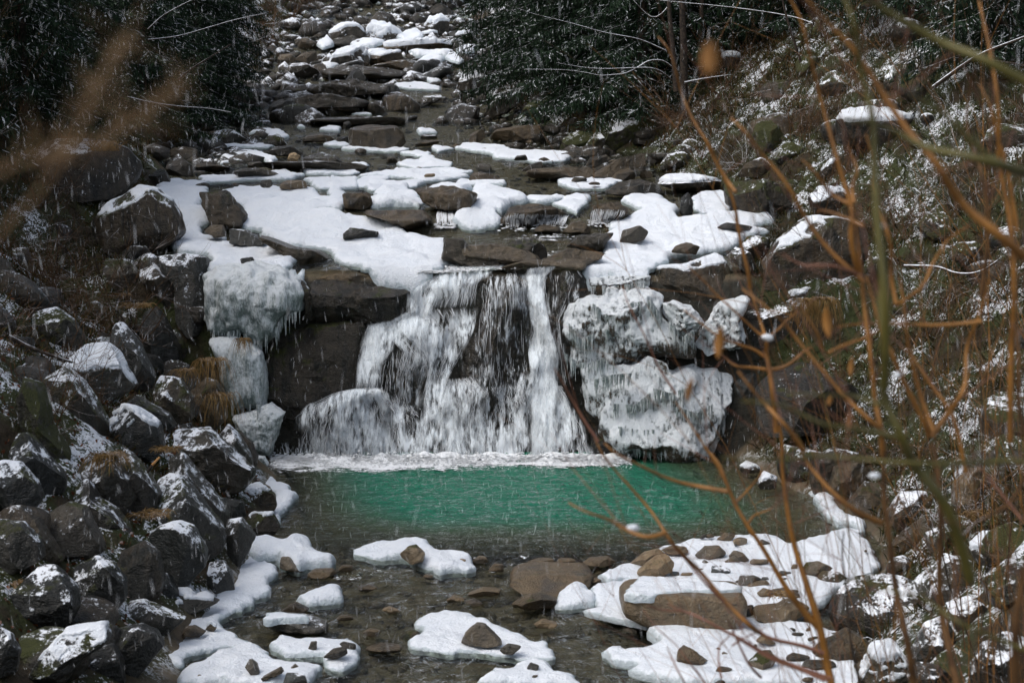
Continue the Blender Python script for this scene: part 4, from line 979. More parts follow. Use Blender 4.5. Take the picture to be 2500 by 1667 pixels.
# ------------------------------------------------------------------ snow and ice sheets
def flo(c, s, lab, **k): sheet(c, s, lab, **k)
SU = "snow shelves above the falls"
flo("F", "380,210 500,170 950,170 1030,200 1100,240 1210,255 1215,310 1000,312 1280,345 1450,370 1560,410 1630,490 1700,500 1900,540 1962,640 1900,720 1770,790 1640,837 1560,832 1450,760 1330,720 1160,650 1110,590 1050,575 850,560 740,540 640,460 500,420 470,360 560,350 520,290 400,290",
    "longest snow shelf above the falls, a broad white tongue reaching the lip", thick=.26, group=SU, name="snow_shelf", lump=.5)
flo("F", "-60,150 60,130 280,130 300,190 250,250 220,300 340,320 340,370 270,420 280,490 420,500 460,540 600,560 700,540 900,640 880,690 820,720 960,720 950,765 850,790 310,760 280,620 90,610 40,540 120,500 90,330 -40,290",
    "left snow shelf that feeds the big hanging ice curtain", thick=.22, group=SU, name="snow_shelf", lump=.6)
flo("F", "1380,270 1450,180 1640,150 1700,220 1755,262 1720,300 1560,290 1400,302", "plump snow mound with a flat side, centre above the falls", thick=.4, group=SU, lump=.5)
flo("F", "1730,230 1800,180 1960,162 2075,180 2055,210 1960,240 1880,270 1760,262", "rounded snow tongue right of the plump mound", thick=.3, group=SU)
flo("G", "120,310 160,240 160,160 260,170 450,210 505,240 490,270 400,280 350,330 300,320 342,370 320,430 200,450 60,442 10,390 40,340", "two-lobed snow cushion beside the little water comb", thick=.34, group=SU, lump=.5)
flo("G", "500,255 530,230 700,220 785,235 700,260 560,272", "thin snow bar above the little water comb", thick=.2, group=SU)
flo("G", "700,280 760,240 860,220 950,225 940,260 880,300 840,342 780,312", "snow cushion dripping over brown rock, centre right", thick=.28, group=SU)
flo("G", "820,690 1000,640 1045,610 1000,530 1030,500 1140,460 1070,440 1080,390 1200,360 1290,310 1230,300 1150,260 1230,215 1400,215 1480,290 1560,370 1660,350 1750,340 1900,340 2100,330 2180,390 2060,430 2150,460 2000,500 1880,580 1700,620 1500,640 1400,690 1330,795 1250,805 1100,792 950,772 870,740",
    "great right snow field sloping to the lip of the falls", thick=.24, group=SU, name="snow_shelf", lump=.6)
flo("G", "1640,225 1700,190 1880,200 2000,300 1800,335 1660,335", "thin icy snow apron behind the upright icicled rock", thick=.1, group=SU, lump=.8)
for s, lab in [("520,1170 560,1130 620,1150 790,1150 895,1160 880,1186 720,1186 560,1182", "snow rim round the tent-shaped boulder"),
               ("840,1120 870,1108 972,1122 960,1150 880,1152", "little floe touching the tent-shaped boulder's right foot"),
               ("880,1200 1000,1180 1100,1170 1160,1140 1350,1150 1500,1140 1620,1160 1690,1162 1600,1180 1640,1200 1500,1222 1320,1232 1250,1210 1060,1202", "wide ragged floe crossing the middle of the upper stream"),
               ("1162,1112 1200,1083 1280,1090 1330,1070 1190,1035 1300,1023 1390,1038 1420,1078 1545,1100 1500,1130 1300,1140 1180,1130", "stepped floe below the big blunt boulder, right side"),
               ("795,1010 870,993 1100,1000 1255,1005 1180,1027 900,1022", "thin floe under the big blunt boulder's front"),
               ("1562,1000 1600,980 1900,990 1930,1010 2345,1040 2300,1092 2100,1102 2000,1080 1820,1072 1800,1042 1650,1022", "long snow shelf before the green moss boulders"),
               ("1562,1232 1600,1208 1700,1230 1895,1235 1893,1257 1700,1252 1600,1257", "narrow floe bordering the brown water, right of middle"),
               ("-20,1062 60,1030 180,1020 335,1070 335,1132 250,1080 100,1092 -20,1112", "curved floe left of the yellow-ochre stone"),
               ("-160,1195 150,1190 380,1168 525,1190 440,1217 200,1217 -160,1240", "long floe in front of the long flat grey stone"),
               ("-120,985 160,973 345,990 280,1002 -100,1002", "thin white strip below the pointed mossed stone"),
               ("155,905 280,878 400,893 428,930 350,942 260,902", "snow sheet behind the pointed mossed stone"),
               ("668,977 720,958 830,968 822,992 700,987", "thin floe left of the big blunt boulder"),
               ("1138,572 1300,558 1455,590 1440,612 1280,607 1160,592", "smooth snow pad at the foot of the far rapids"),
               ("1338,532 1400,518 1465,550 1400,567", "upper snow pad at the foot of the far rapids"),
               ("938,807 1030,793 1105,805 1050,827", "flat floe behind the big blunt boulder"),
               ("618,882 700,853 785,860 762,888", "floe in grey water left behind the big blunt boulder"),
               ("478,862 520,848 545,865", "tiny floe alone in the grey upper water"),
               ("845,772 960,763 995,776", "thin white line of ice near the far water's edge"),
               ("1288,882 1400,883 1445,900 1300,907", "thin floe right of the big blunt boulder, farther"),
               ("1398,997 1470,993 1545,1010 1420,1027", "small floe between the stepped floe and the shelf"),
               ("540,1220 640,1198 720,1205 890,1208 905,1272 780,1285 620,1282", "lumpy snow beside the smooth tan block"),
               ("935,1272 1020,1238 1345,1238 1285,1272 1000,1294", "long snow bar above the plump mound"),
               ("880,1240 920,1200 1100,1205 1080,1245 900,1275", "snow bar behind the plump mound, with dark rock"),
               ("700,1215 740,1200 800,1290 800,1400 700,1410 690,1330", "icy knob at the right shoulder of the longest shelf")]:
    flo("B", s, lab, thick=.16, group="snow floes on the upper stream", lump=.5)
flo("G", "720,110 800,90 1080,100 1185,110 1050,172 850,172 740,142", "floe around the dark flat stones by the whaleback rock", thick=.14, group="snow floes on the upper stream")
flo("G", "800,80 940,73 1035,90 900,102", "small floe behind the dark flat stones by the whaleback rock", thick=.12, group="snow floes on the upper stream")
LF = "snow floes on the shallow stream"
flo("K", "715,670 770,640 960,630 1120,630 1250,650 1310,690 1340,690 1420,700 1530,740 1562,790 1520,832 1280,847 1200,800 1130,770 1060,740 940,740 820,720 730,710", "snow floe at the pool's outlet holding the half tan stone", thick=.2, group=LF, lump=.5, base=lambda x, y: zs(y) - .01)
flo("K", "-30,640 120,610 230,640 310,608 390,620 480,680 550,710 612,750 602,792 480,802 380,822 230,792 210,742 50,742 -20,700", "thick snow mound on stones at the pool's left outlet", thick=.34, group=LF, lump=.5)
flo("K", "333,1022 430,980 520,958 640,958 682,1000 662,1032 520,1052 400,1062", "small oblong snow floe in the left shallows", thick=.2, group=LF, lump=.5)
flo("K", "98,1142 140,1105 220,1098 372,1113 412,1142 200,1145 130,1162", "strip of snow on the long grey boulder", thick=.1, group=LF, base=lambda x, y: zs(y) + .2)
flo("K", "1150,1180 1180,1140 1270,1108 1430,1110 1590,1140 1640,1180 1850,1250 1900,1290 2040,1310 2088,1370 2060,1412 1850,1427 1680,1402 1500,1380 1350,1380 1130,1362 1115,1290 1230,1220", "largest snow floe of the shallow stream, with the olive dome stone", thick=.17, group=LF, lump=.35)
flo("K", "1540,1600 1640,1510 1780,1490 1890,1440 1980,1428 2060,1460 2080,1500 2200,1520 2270,1600", "snow floe cut by the photo's bottom edge", thick=.17, group=LF)
flo("K", "168,1330 230,1300 380,1288 600,1290 730,1268 792,1320 782,1430 640,1502 500,1430 480,1400 230,1390", "left lower floe carrying three dark stones", thick=.18, group=LF, lump=.5)
flo("J", "1190,1110 1400,1060 1500,1000 1560,980 1550,830 1650,760 1700,730 1850,790 1888,830 1800,870 1780,920 1800,970 1700,1012 1650,1062 1560,1112 1480,1172 1500,1210 1600,1260 1700,1300 1600,1322 1500,1342 1400,1382 1250,1402 1240,1462 1150,1472 1080,1350 1090,1270 1150,1200 1230,1150", "smooth shore snow curving along the left bank", thick=.15, group=LF, name="shore_snow", base=lambda x, y: np.maximum(zs(y), T0(x, y) - .3))
flo("J", "1230,1500 1350,1440 1500,1380 1680,1298 1750,1360 1900,1420 2050,1440 2225,1490 2150,1540 2050,1600 1200,1600", "wide bottom left snow sheet with pointed stones", thick=.17, group=LF, lump=.5)
flo("J", "1690,80 1760,150 1870,240 1958,258 1935,290 1985,308 1955,352 1955,410 1900,442 1892,490 1850,460 1830,400 1830,300 1740,210", "fringe of rounded icy lobes at the pool's left edge", thick=.2, group=LF, name="ice_fringe", lump=.8)
flo("L", "545,852 690,772 800,775 960,680 1120,640 1380,592 1680,583 1900,640 2080,600 2270,515 2400,600 2500,800 2300,900 2050,1100 1900,1140 1560,1080 1200,1110 880,1192 700,1150 495,1100 560,1060 560,980 540,955 600,922 740,910 780,870 650,897",
    "broad snow cover of the gravel bar beside the pool", thick=.13, group="snow of the gravel bar", name="bar_snow", base=bar, lump=.5)
flo("L", "285,1062 300,990 370,930 480,923 555,990 542,1052 400,1072", "round mound of snow just off the gravel bar", thick=.3, group=LF, lump=.45)
flo("L", "870,1250 930,1220 1150,1180 1500,1150 1800,1160 2100,1200 2300,1300 2400,1600 1000,1600 820,1502 870,1450 700,1432 565,1390 680,1358 960,1350 1060,1320 960,1290", "lower snow sheet of the gravel bar, smooth and wide", thick=.15, group="snow of the gravel bar", name="bar_snow", base=bar, lump=.4)
flo("M", "885,290 900,180 950,200 960,300 1020,300 1090,380 1200,470 1290,520 1250,560 1180,530 1060,500 990,400 900,330", "frozen lumpy snow edge at the pool's right shore", thick=.25, group=LF, name="shore_snow", lump=.9, base=lambda x, y: np.maximum(zs(y), T0(x, y) - .4))

for p_, lab in [("640,445 720,400 770,440 700,472", "snow patch left of the large white-capped rock, far up"), ("1240,345 1340,350 1420,340 1545,358 1500,395 1300,385", "snow bed below the long straight ledge, far up"),
                ("1560,345 1620,300 1695,310 1690,352 1600,362", "snow patch right of the long straight ledge"), ("835,295 940,275 1080,290 1000,325 860,325", "snow apron before the two snowiest boulders"),
                ("610,305 700,250 725,312 650,335", "snow patch at the left end of the topmost rocks"), ("1140,245 1320,195 1335,262 1200,275", "snow patch between the white boulder and the round dark one"),
                ("950,345 1085,340 1060,375 970,372", "small snow patch above the brown block with a thin lid"), ("1290,410 1400,380 1480,400 1440,440 1330,445", "snow patch among the broken rocks, far right of the rapids"),
                ("1480,345 1560,372 1640,395 1560,430 1480,400", "snow patch at the right edge of the rapids")]:
    flo("B", p_, lab, thick=.34, group="snow patches at the head of the stream", lump=.8, base=lambda x, y: zs(y) + .22)
rubble("rubble", "snow-covered broken rock at the head of the stream", 420, edge(66, 88, -1.5, 4.5), .15, .55, TN, .85, .6, .7)

# ------------------------------------------------------------------ hanging ice
IC = "ice hanging beside the falls"
def icicles(o, pts, n, lmin, lmax, Yp, seed):
    r = np.random.default_rng(seed)
    a = np.array(pts); k = len(a)
    L_, R2 = [], []
    for i in range(n):
        t = r.random() * (k - 1); j = int(t); q = a[j] + (a[min(j + 1, k - 1)] - a[j]) * (t - j)
        p0 = at(q[0], q[1] - 6, Yp - .12 + r.normal() * .1)
        ln = r.uniform(lmin, lmax)
        L_.append(np.array([p0, p0 - [0, 0, ln * .5], p0 - [r.normal() * .004, 0, ln]]))
        w = r.uniform(.012, .035)
        R2.append(np.array([w, w * .6, .002]))
    v, f = tubes(L_, R2, 5)
    v = v - np.array(o.location)
    link("icicles", mesh("icicles", v, f, M["ice"]), o, kind="stuff")
def ice(c, s, lab, Y, T, mat="ice", snow=0, hang=None, n=40, lm=(.15, .45), name="ice_curtain", more=None, **k):
    o = rock(c, s, lab, name=name, cat="ice" if mat == "ice" else "icy rock", group=IC, Y=Y, T=T, mat=mat, facets=k.pop('facets', 3), sub=6 if mat == "ice" else 6, snow=snow, fall=True, p=k.pop("p", 3), **k)
    for kx, h_ in enumerate(more or ()): icicles(o, px(c, h_), 45, .12, .4, Y - T * .55, _seed[0] + kx)
    if hang: icicles(o, px(c, hang), n, *lm, Y - T * .5, _seed[0])
    return o
ice("E", "1390,760 1480,690 1700,680 1900,690 2040,780 2095,850 2060,1000 1960,1000 1900,1050 1890,1120 1800,1215 1700,1205 1640,1130 1540,1165 1450,1130 1390,1050", "big bulging curtain of milky ice below the left snow shelf", 30.9, .95, facets=0, rough=.10, vert=.5,
    hang="1400,1080 1540,1150 1640,1130 1760,1190 1860,1130 1900,1050 2040,1000", n=90)
ice("I", "1405,340 1490,345 1560,335 1690,375 1775,440 1805,600 1795,830 1700,810 1600,820 1560,780 1510,650 1485,480", "tall pillar of crusted ice under the big ice curtain", 30.2, .55, facets=0, rough=.06, vert=.4, hang="1560,780 1650,800 1790,820", n=18, name="ice_pillar")
ice("I", "1570,870 1620,850 1720,830 1820,785 1925,850 1885,960 1835,1140 1700,1160 1610,1000", "clear greenish lump of ice standing by the pool", 29.9, .45, facets=0, rough=.08, name="ice_lump")
ice("I", "1675,1160 1720,1140 1785,1148 1812,1195 1800,1255 1705,1215", "rounded ice block at the pool's far left corner", 29.0, .25, facets=1, rough=.04, name="ice_lump")
ice("Q", "85,390 160,330 300,255 580,195 760,195 850,280 900,480 1100,620 1100,720 800,690 650,720 500,770 400,750 300,795 150,760 110,520", "upper ice-glazed rock right of the falls, hung with icicles", 30.9, .8, mat="icy", snow=.22, rough=.15, vert=.6, facets=3,
    hang="120,700 200,760 300,780 400,740 500,750", n=50, name="icy_rock", more=["330,330 450,420 600,430", "420,520 600,560 760,560", "600,330 760,300 840,420", "150,480 240,600 330,560"])
ice("Q", "275,900 310,800 420,765 620,705 850,738 960,790 1080,775 1425,820 1390,960 1310,1090 1290,1250 1250,1400 1210,1505 1050,1490 820,1475 700,1435 520,1425 430,1325 330,1180", "lower dome of rock wrapped in ice and snow, right of the falls", 30.5, 1.1, mat="icy", snow=.24, rough=.15, vert=.6, facets=2, p=2.4,
    hang="480,1400 700,1430 900,1470 1200,1490", n=80, lm=(.06, .2), name="icy_rock", more=["340,900 480,860 620,850", "480,1080 640,1090 760,1000", "780,960 900,1000 1050,960", "950,1100 1100,1150 1230,1080", "520,1250 700,1280 840,1270"])
ice("Q", "1140,520 1270,300 1480,250 1505,280 1435,420 1455,560 1440,640 1300,660 1180,720 1095,620", "snowy ice chute running down between the right rocks", 30.6, .5, mat="icy", snow=.42, rough=.09, name="icy_rock")
ice("Q", "858,310 950,288 1080,328 1165,450 1105,525 1010,605 960,545 885,400", "snow-backed lump of icy rock above the lower dome", 30.3, .4, mat="icy", snow=.4, rough=.09, name="icy_rock", hang="900,450 1000,580 1100,520", n=20)
ice("Q", "300,120 500,100 760,100 745,190 560,215 330,260", "short comb of ice under the right snow field's front edge", 31.2, .35, mat="icy", snow=.15, rough=.09, p=4, name="icy_rock", hang="320,200 560,190 740,170", n=40, lm=(.1, .3))
# ------------------------------------------------------------------ the falling water, draped over the rocks behind it
bpy.context.view_layer.update()
def bvh_of(objs):
    V, F, b = [], [], 0
    for o in objs:
        m = o.data; n = len(m.vertices)
        co = np.empty(n * 3); m.vertices.foreach_get("co", co)
        V.append(co.reshape(-1, 3) + np.array(o.location)); F += [tuple(i + b for i in p.vertices) for p in m.polygons]; b += n
    return BVHTree.FromPolygons([tuple(v) for v in np.concatenate(V)], F)
FB = bvh_of(FALLROCKS)
_gi = (ys > 29) & (ys < 40); _gj = (xs > -8) & (xs < 8)
_gx, _gy = np.meshgrid(xs[_gj], ys[_gi]); _gz = TN(_gx, _gy); _n = _gj.sum(); _m = _gi.sum()
GB_ = BVHTree.FromPolygons([tuple(q) for q in np.stack([_gx, _gy, _gz], -1).reshape(-1, 3)],
                           [(a * _n + b, a * _n + b + 1, (a + 1) * _n + b + 1, (a + 1) * _n + b) for a in range(_m - 1) for b in range(_n - 1)])
EYE = Vector((0, 0, CAM_Z))
def drape(u, v, ymax):
    dx, dy, dz = ray(u, v)
    d = Vector((float(dx), float(dy), float(dz))).normalized()
    h = FB.ray_cast(EYE, d, 60)
    y = ymax
    if h[0] is not None and h[0].y < ymax: y = h[0].y
    h = GB_.ray_cast(EYE, d, 60)
    if h[0] is not None and h[0].y < y: y = h[0].y
    return y
FLOWS = [  # rows "xl,yl,xr,yr" down the photograph (crop P), count, brightness spread, length range in rows, wobble
 ("1300,30,1640,20|1190,90,1520,85|1080,180,1470,150|1010,330,1440,300", 420, .5, 9),
 ("1000,330,1440,300|1170,470,1420,470|1160,620,1350,640|1120,840,1260,800|1085,1080,1340,1080|1060,1345,1350,1345", 950, .45, 12),
 ("1010,190,1200,190|1000,340,1160,350|900,400,1040,450|720,430,900,520|690,560,880,600|660,700,800,700|645,880,800,870", 760, .5, 10),
 ("720,420,900,400|760,460,960,470|880,520,1100,560|960,600,1150,700|900,760,1110,860", 190, .4, 16),
 ("1000,350,1180,370|940,430,1180,470|1000,520,1180,600|1100,620,1180,760", 260, .45, 12),
 ("820,620,1110,570|800,760,1110,760|790,870,1100,960|830,960,1090,1040", 130, .5, 8),
 ("640,862,790,855|520,890,840,895|360,970,870,960|290,1060,890,1060|262,1200,900,1200|265,1360,890,1350", 1250, .5, 26),
 ("130,1240,260,1200|170,1360,270,1350", 50, .5, 16),
 ("830,880,1060,1000|890,1060,1060,1060|890,1345,1075,1345", 300, .5, 20),
 ("1470,90,1790,70|1440,160,1800,125|1430,300,1830,300|1400,600,1845,600|1400,780,1855,750|1390,920,1860,900", 330, .7, 9),
 ("1540,95,1790,85|1550,180,1810,190|1520,330,1820,330", 190, .6, 6),
 ("1260,800,1460,780|1230,900,1520,900|1240,1100,1500,1100|1250,1345,1480,1345", 520, .5, 18),
 ("1480,860,1850,810|1490,1000,1850,1000|1480,1345,1850,1345", 430, .55, 18),
 ("1730,830,1860,715|1720,900,1850,860|1700,1000,1850,1000", 90, .5, 24),
 ("1830,40,2010,20|1808,105,1930,96|1820,230,1925,250|1850,450,1965,450|1835,620,2010,640|1855,820,2010,820|1848,1000,2010,1000|1845,1350,2000,1350", 1150, .5, 9),
 ("1990,860,2030,840|2005,1000,2120,1000|1990,1150,2190,1130|1980,1345,2260,1345", 430, .5, 14),
 ("1960,70,2160,55|1930,130,2200,110|1940,250,2150,240|1960,400,2050,400|1990,600,2070,600|2000,850,2110,850", 200, .6, 8),
]
def band(rows, t, s):
    k = len(rows) - 1
    a = np.clip(s, 0, 1) * k; i = np.minimum(a.astype(int), k - 1); f = (a - i)[:, None]
    r = rows[i] * (1 - f) + rows[i + 1] * f
    return r[:, 0] + (r[:, 2] - r[:, 0]) * t, r[:, 1] + (r[:, 3] - r[:, 1]) * t
fall_root = link("waterfall", None, label="white waterfall pouring over dark rock into the green pool", category="waterfall")
fall_root.location = (.0, 30.2, 0)
def strands(rows, n, rmin, rmax, wob, ymax0, ymax1, lift):
    L_, R2 = [], []
    H = sum(abs(rows[i + 1, 1] - rows[i, 1]) for i in range(len(rows) - 1))
    clump = rng.random(max(4, n // 14))
    for i in range(n):
        t = float(np.clip(clump[rng.integers(len(clump))] + rng.normal() * .035, 0, 1)) if rng.random() < .7 else rng.random()
        ln = rng.uniform(30, 130) / H
        s0 = rng.uniform(-.35 * ln, 1 - .5 * ln)
        s = np.linspace(max(0, s0), min(1, s0 + ln), 7)
        if s[-1] - s[0] < .02: continue
        u, v = band(rows, t, s)
        if float(fbm(np.array([[u[3] * .016, v[3] * .007, wob]]), 2, 9)[0]) < rng.uniform(-.75, .35): continue
        u = u + rng.normal() * wob * .5 + wob * np.cumsum(rng.normal(size=7)) * .25
        uu, vv_ = 640 + u / 2.8, 640 + v / 2.8
        fr = np.clip((vv_ - 680) / (1120 - 680), 0, 1)
        y = np.array([drape(a, b, ymax0 + (ymax1 - ymax0) * c) for a, b, c in zip(uu, vv_, fr)])
        y = np.minimum.accumulate(np.minimum(y, np.r_[y[1:], y[-1]]) ) if rng.random() < .8 else y
        y = y - lift - abs(rng.normal()) * .05
        p = at(uu, vv_, y)
        p[:, 2] = np.maximum(p[:, 2], .02)
        r = rng.uniform(rmin, rmax) * (2.0 if rng.random() < .10 else 1)
        L_.append(p); R2.append(r * np.array([.35, .8, 1, 1, .95, .7, .25]))
    return L_, R2
for s, n, spread, wob in FLOWS:
    rows = np.array([[float(q) for q in r.split(",")] for r in s.split("|")])
    L_, R2 = strands(rows, int(n * .75), .0022, .0068, wob, 31.6, 30.25, .03)
    v, f = tubes(L_, R2, 3)
    link("water_strand", mesh("water_strand", v - np.array(fall_root.location), f, M["fall"]), fall_root, kind="stuff")
VD = [1.0, .95, 1.05, .95, 1.1, .75, 1.0, .6, .9, .75, .85, 1.0, .9, .8, 1.22, .95, .7]
FD = [(.2, .4), (.12, .02), (.05, .12), (.2, .5), (.1, .5), (.3, .4), (.10, .02), (.3, .1), (.35, .05), (.05, .15), (.02, .6), (.2, .02), (.3, .05), (.3, .4), (.06, .01), (.3, .04), (.12, .4)]

def veil(rows, dens, lifts, root, crop=(640, 640, 2.8), fade=(.12, .0), ym=(31.6, 30.25)):
    H = sum(abs(rows[i + 1, 1] - rows[i, 1]) for i in range(len(rows) - 1)) / crop[2]; Wd = np.mean(rows[:, 2] - rows[:, 0]) / crop[2]
    ns, nt = int(np.clip(H / 4, 12, 70)), int(np.clip(Wd / 4, 8, 60))
    s, t = np.meshgrid(np.linspace(0, 1, ns), np.linspace(-.10, 1.10, nt), indexing="ij")
    u, v = band(rows, t.ravel(), s.ravel())
    uu, vv_ = crop[0] + u / crop[2], crop[1] + v / crop[2]
    fr = np.clip((vv_ - 680) / (1120 - 680), 0, 1)
    y0 = np.array([drape(a, b, ym[0] + (ym[1] - ym[0]) * c) for a, b, c in zip(uu, vv_, fr)]).reshape(ns, nt)
    y = np.pad(y0, 4, mode="edge"); y = np.min([y[i:i + ns, j:j + nt] for i in range(0, 9, 2) for j in range(0, 9, 2)], 0)
    for _ in range(9):
        z = np.pad(y, 1, mode="edge"); y = np.mean([z[i:i + ns, j:j + nt] for i in range(3) for j in range(3)], 0)
    y = np.minimum(y, y0)
    q = (np.arange(ns - 1)[:, None] * nt + np.arange(nt - 1)[None]).ravel()
    F = np.stack([q, q + 1, q + 1 + nt, q + nt], -1)
    for k, lf in enumerate(lifts):
        yy = y - lf - .05 * fbm(np.stack([uu.reshape(ns, nt) * .05, vv_.reshape(ns, nt) * .02, np.full((ns, nt), k * 3.3)], -1), 2, 4)
        P = at(uu, vv_, yy.ravel())
        m = mesh("water_veil", P - np.array(root.location), F, M["sheet"])
        vattr(m, "fu", P[:, 0]); vattr(m, "fv", P[:, 2]); vattr(m, "layer", np.full(len(P), 1.7 * k + len(root.children) * .37))
        e = np.minimum(t + .1, 1.1 - t).ravel() + .17 * fbm(P * np.array([2, 1, 2.0]) + k, 3, 8)
        es = np.minimum(s / max(fade[0], 1e-3), (1 - s) / max(fade[1], 1e-3)).ravel()
        vattr(m, "edge", sstep(.0, .26, e) * np.clip(es, 0, 1)); vattr(m, "dens", np.full(len(P), dens - .16 * k))
        link("water_veil", m, root)
# water running over the upper ledges (small combs) and the fast film above the lip
for (s, n, spread, wob), dn, fd in zip(FLOWS, VD, FD):
    veil(np.array([[float(q) for q in r.split(",")] for r in s.split("|")]), dn, (.04, .10, .17), fall_root, fade=fd)
comb_root = link("small_cascade", None, label="low comb of water spilling over brown rock above the main falls", category="cascade", group="small cascades above the falls")
comb_root.location = at(1510, 580, 35)
def comb(root, s, n, crop="G"):
    rows = np.array([[float(q) for q in r.split(",")] for r in s.split("|")])
    L_, R2 = [], []
    for i in range(n):
        t = rng.random(); s_ = np.linspace(rng.uniform(0, .3), rng.uniform(.7, 1), 5)
        u, v = band(rows, t, s_); u = u + np.cumsum(rng.normal(size=5)) * 3
        uu, vv_ = 1100 + u / 2.7659, 400 + v / 2.7659
        y = np.array([min(drape(a, b, 99), hit(a, b, surf)[1]) for a, b in zip(uu, vv_)]) - .05
        L_.append(at(uu, vv_, y)); R2.append(rng.uniform(.004, .011) * np.array([.5, 1, 1, .8, .3]))
    v, f = tubes(L_, R2, 3)
    link("water_strand", mesh("water_strand", v - np.array(root.location), f, M["fall"]), root, kind="stuff")
comb(comb_root, "370,330,800,345|360,370,790,370|360,440,770,420", 190)
c2 = link("small_cascade", None, label="narrow curtain of water beside the right snow field's upper edge", category="cascade", group="small cascades above the falls")
c2.location = at(1480, 525, 35.5)
comb(c2, "960,300,1180,310|950,345,1170,345|950,410,1120,400", 110)
c3 = link("small_cascade", None, label="small white riffle between tan ledges, left of the two-lobed snow cushion", category="cascade", group="small cascades above the falls")
c3.location = at(1060, 530, 35.2)
comb(c3, "-85,310,10,310|-95,360,20,370|-100,420,30,420", 60)

# ------------------------------------------------------------------ foam
def foam(name, label, fun, n, r0, r1, flat, parent=None):
    V0, F0 = ico(1)
    V, F, b = [], [], 0
    for i in range(n):
        p, k = fun()
        r = r0 * (r1 / r0) ** rng.random() * k
        q = V0 * (1 + .35 * rng.normal(size=(len(V0), 1))) * np.array([r * rng.uniform(1, 2.2), r, r * flat * rng.uniform(.6, 1.4)])
        V.append(q + p); F.append(F0 + b); b += len(V0)
    o = link(name, mesh(name, np.concatenate(V), np.concatenate(F), M["fall"]), parent, kind="stuff", label=label)
    return o
def base_foam():
    u = rng.uniform(655, 1545)
    e = max(0, rng.normal())
    yy = 30.0 - abs(rng.normal()) * .42 - (.2 if rng.random() < .3 else 0)
    den = .5 + .5 * float(fbm(np.array([[u * .012, yy * 1.4, .5]]), 2, 3)[0]) + .55
    x = (u - CX) / FS * yy / cp
    k = np.clip(1.25 - (30.1 - yy) * .55, .3, 1.2) * np.clip(den, .25, 1.2)
    return np.array([x, yy, .01 + abs(rng.normal()) * .05 * k]), k
foam("foam", "churning white foam along the foot of the falls", base_foam, 6000, .005, .020, .8)
def streak_foam():
    u = rng.uniform(640, 1560); yy = 29.4 - abs(rng.normal()) * .75
    den = float(fbm(np.array([[u * .009, yy * 2.6, 1.5]]), 3, 5)[0])
    if den < .12: yy = 29.5
    x = (u - CX) / FS * yy / cp
    return np.array([x, yy, .012 + zs(yy)]), np.clip(.35 + den, .15, .8)
foam("foam", "thin drifting foam on the pool in front of the falls", streak_foam, 700, .004, .012, .25)
def lip_foam():
    t = rng.random()
    u = 1035 + t * 215 + rng.normal() * 10; v = 668 - t * 12 - abs(rng.normal()) * 10
    y = min(drape(u, v, 99), hit(u, v, surf)[1]) - .03
    return at(u, v, y), 1
foam("foam", "white water gathering at the lip of the falls", lip_foam, 900, .008, .028, .6)
def riffle_foam():
    u, v = [(rng.uniform(1215, 1400), rng.uniform(548, 566)), (rng.uniform(1435, 1490), rng.uniform(540, 556)), (rng.uniform(1180, 1250), rng.uniform(600, 650)), (rng.uniform(1350, 1385), rng.uniform(640, 660)),
            (rng.uniform(1060, 1110), rng.uniform(548, 560))][rng.integers(5)]
    p = hit(u, v, surf); return p + np.array([0, 0, .02]), 1
foam("foam", "white riffles on the fast water above the falls", riffle_foam, 420, .012, .04, .5)
def outlet_foam():
    u, v = [(rng.uniform(760, 960), rng.uniform(1392, 1412)), (rng.uniform(1170, 1300), rng.uniform(1375, 1398)), (rng.uniform(1230, 1300), rng.uniform(1412, 1430)), (rng.uniform(815, 880), rng.uniform(1405, 1415))][rng.integers(4)]
    p = hit(u, v, surf); return p + np.array([0, 0, .008]), float(.3 + .7 * (rng.random() < .2))
foam("foam", "small riffles at the outlet of the pool", outlet_foam, 260, .008, .02, .3)

SPR_ = [(1000, 345, 60, 16), (930, 400, 70, 22), (760, 430, 60, 16), (700, 870, 150, 22), (560, 890, 110, 24), (430, 950, 80, 26), (1330, 790, 120, 26), (1800, 740, 60, 30), (1260, 850, 50, 40),
        (1600, 870, 130, 30), (1950, 870, 70, 50), (1120, 1000, 60, 60), (960, 1040, 70, 40), (2080, 1150, 80, 90), (1650, 110, 110, 12), (1100, 200, 60, 40)]
def spray():
    a, b, c, d = SPR_[rng.integers(len(SPR_))]
    u, v = 640 + (a + rng.normal() * c) / 2.8, 640 + (b + rng.normal() * d - abs(rng.normal()) * 6) / 2.8
    fr = np.clip((v - 680) / 440, 0, 1)
    return at(u, v, drape(u, v, 31.4 - 1.2 * fr) - .1 - abs(rng.normal()) * .12), 1
foam("spray", "droplets and froth where the falls strike the rocks", spray, 5200, .004, .017, 1.0, fall_root)
def mist():
    u = rng.uniform(700, 1460); v = 1112 - abs(rng.normal()) * 16
    return at(u, v, 29.95 - abs(rng.normal()) * .15), 1
foam("spray", "froth leaping at the foot of the falls", mist, 1800, .004, .014, 1.0, fall_root)
fx, fy = np.meshgrid(np.arange(-5.45, 3.0, .05), np.arange(27.3, 30.3, .05))
fz = .02 + .11 * np.exp(-((30.0 - fy) / .35) ** 2) * (.6 + .8 * n2(fx, fy, 2.2, 3, 41)) + .02 * n2(fx, fy, 6, 2, 43) * sstep(28.8, 30, fy)
k = fx.shape[1]; q = (np.arange(fx.shape[0] - 1)[:, None] * k + np.arange(k - 1)[None]).ravel()
fm = mesh("foam", np.stack([fx, fy, np.maximum(fz, .015)], -1).reshape(-1, 3), np.stack([q, q + 1, q + 1 + k, q + k], -1), M["foam"])
ed_ = np.minimum(sstep(-5.45, -4.6, fx), sstep(3.0, 1.9, fx))
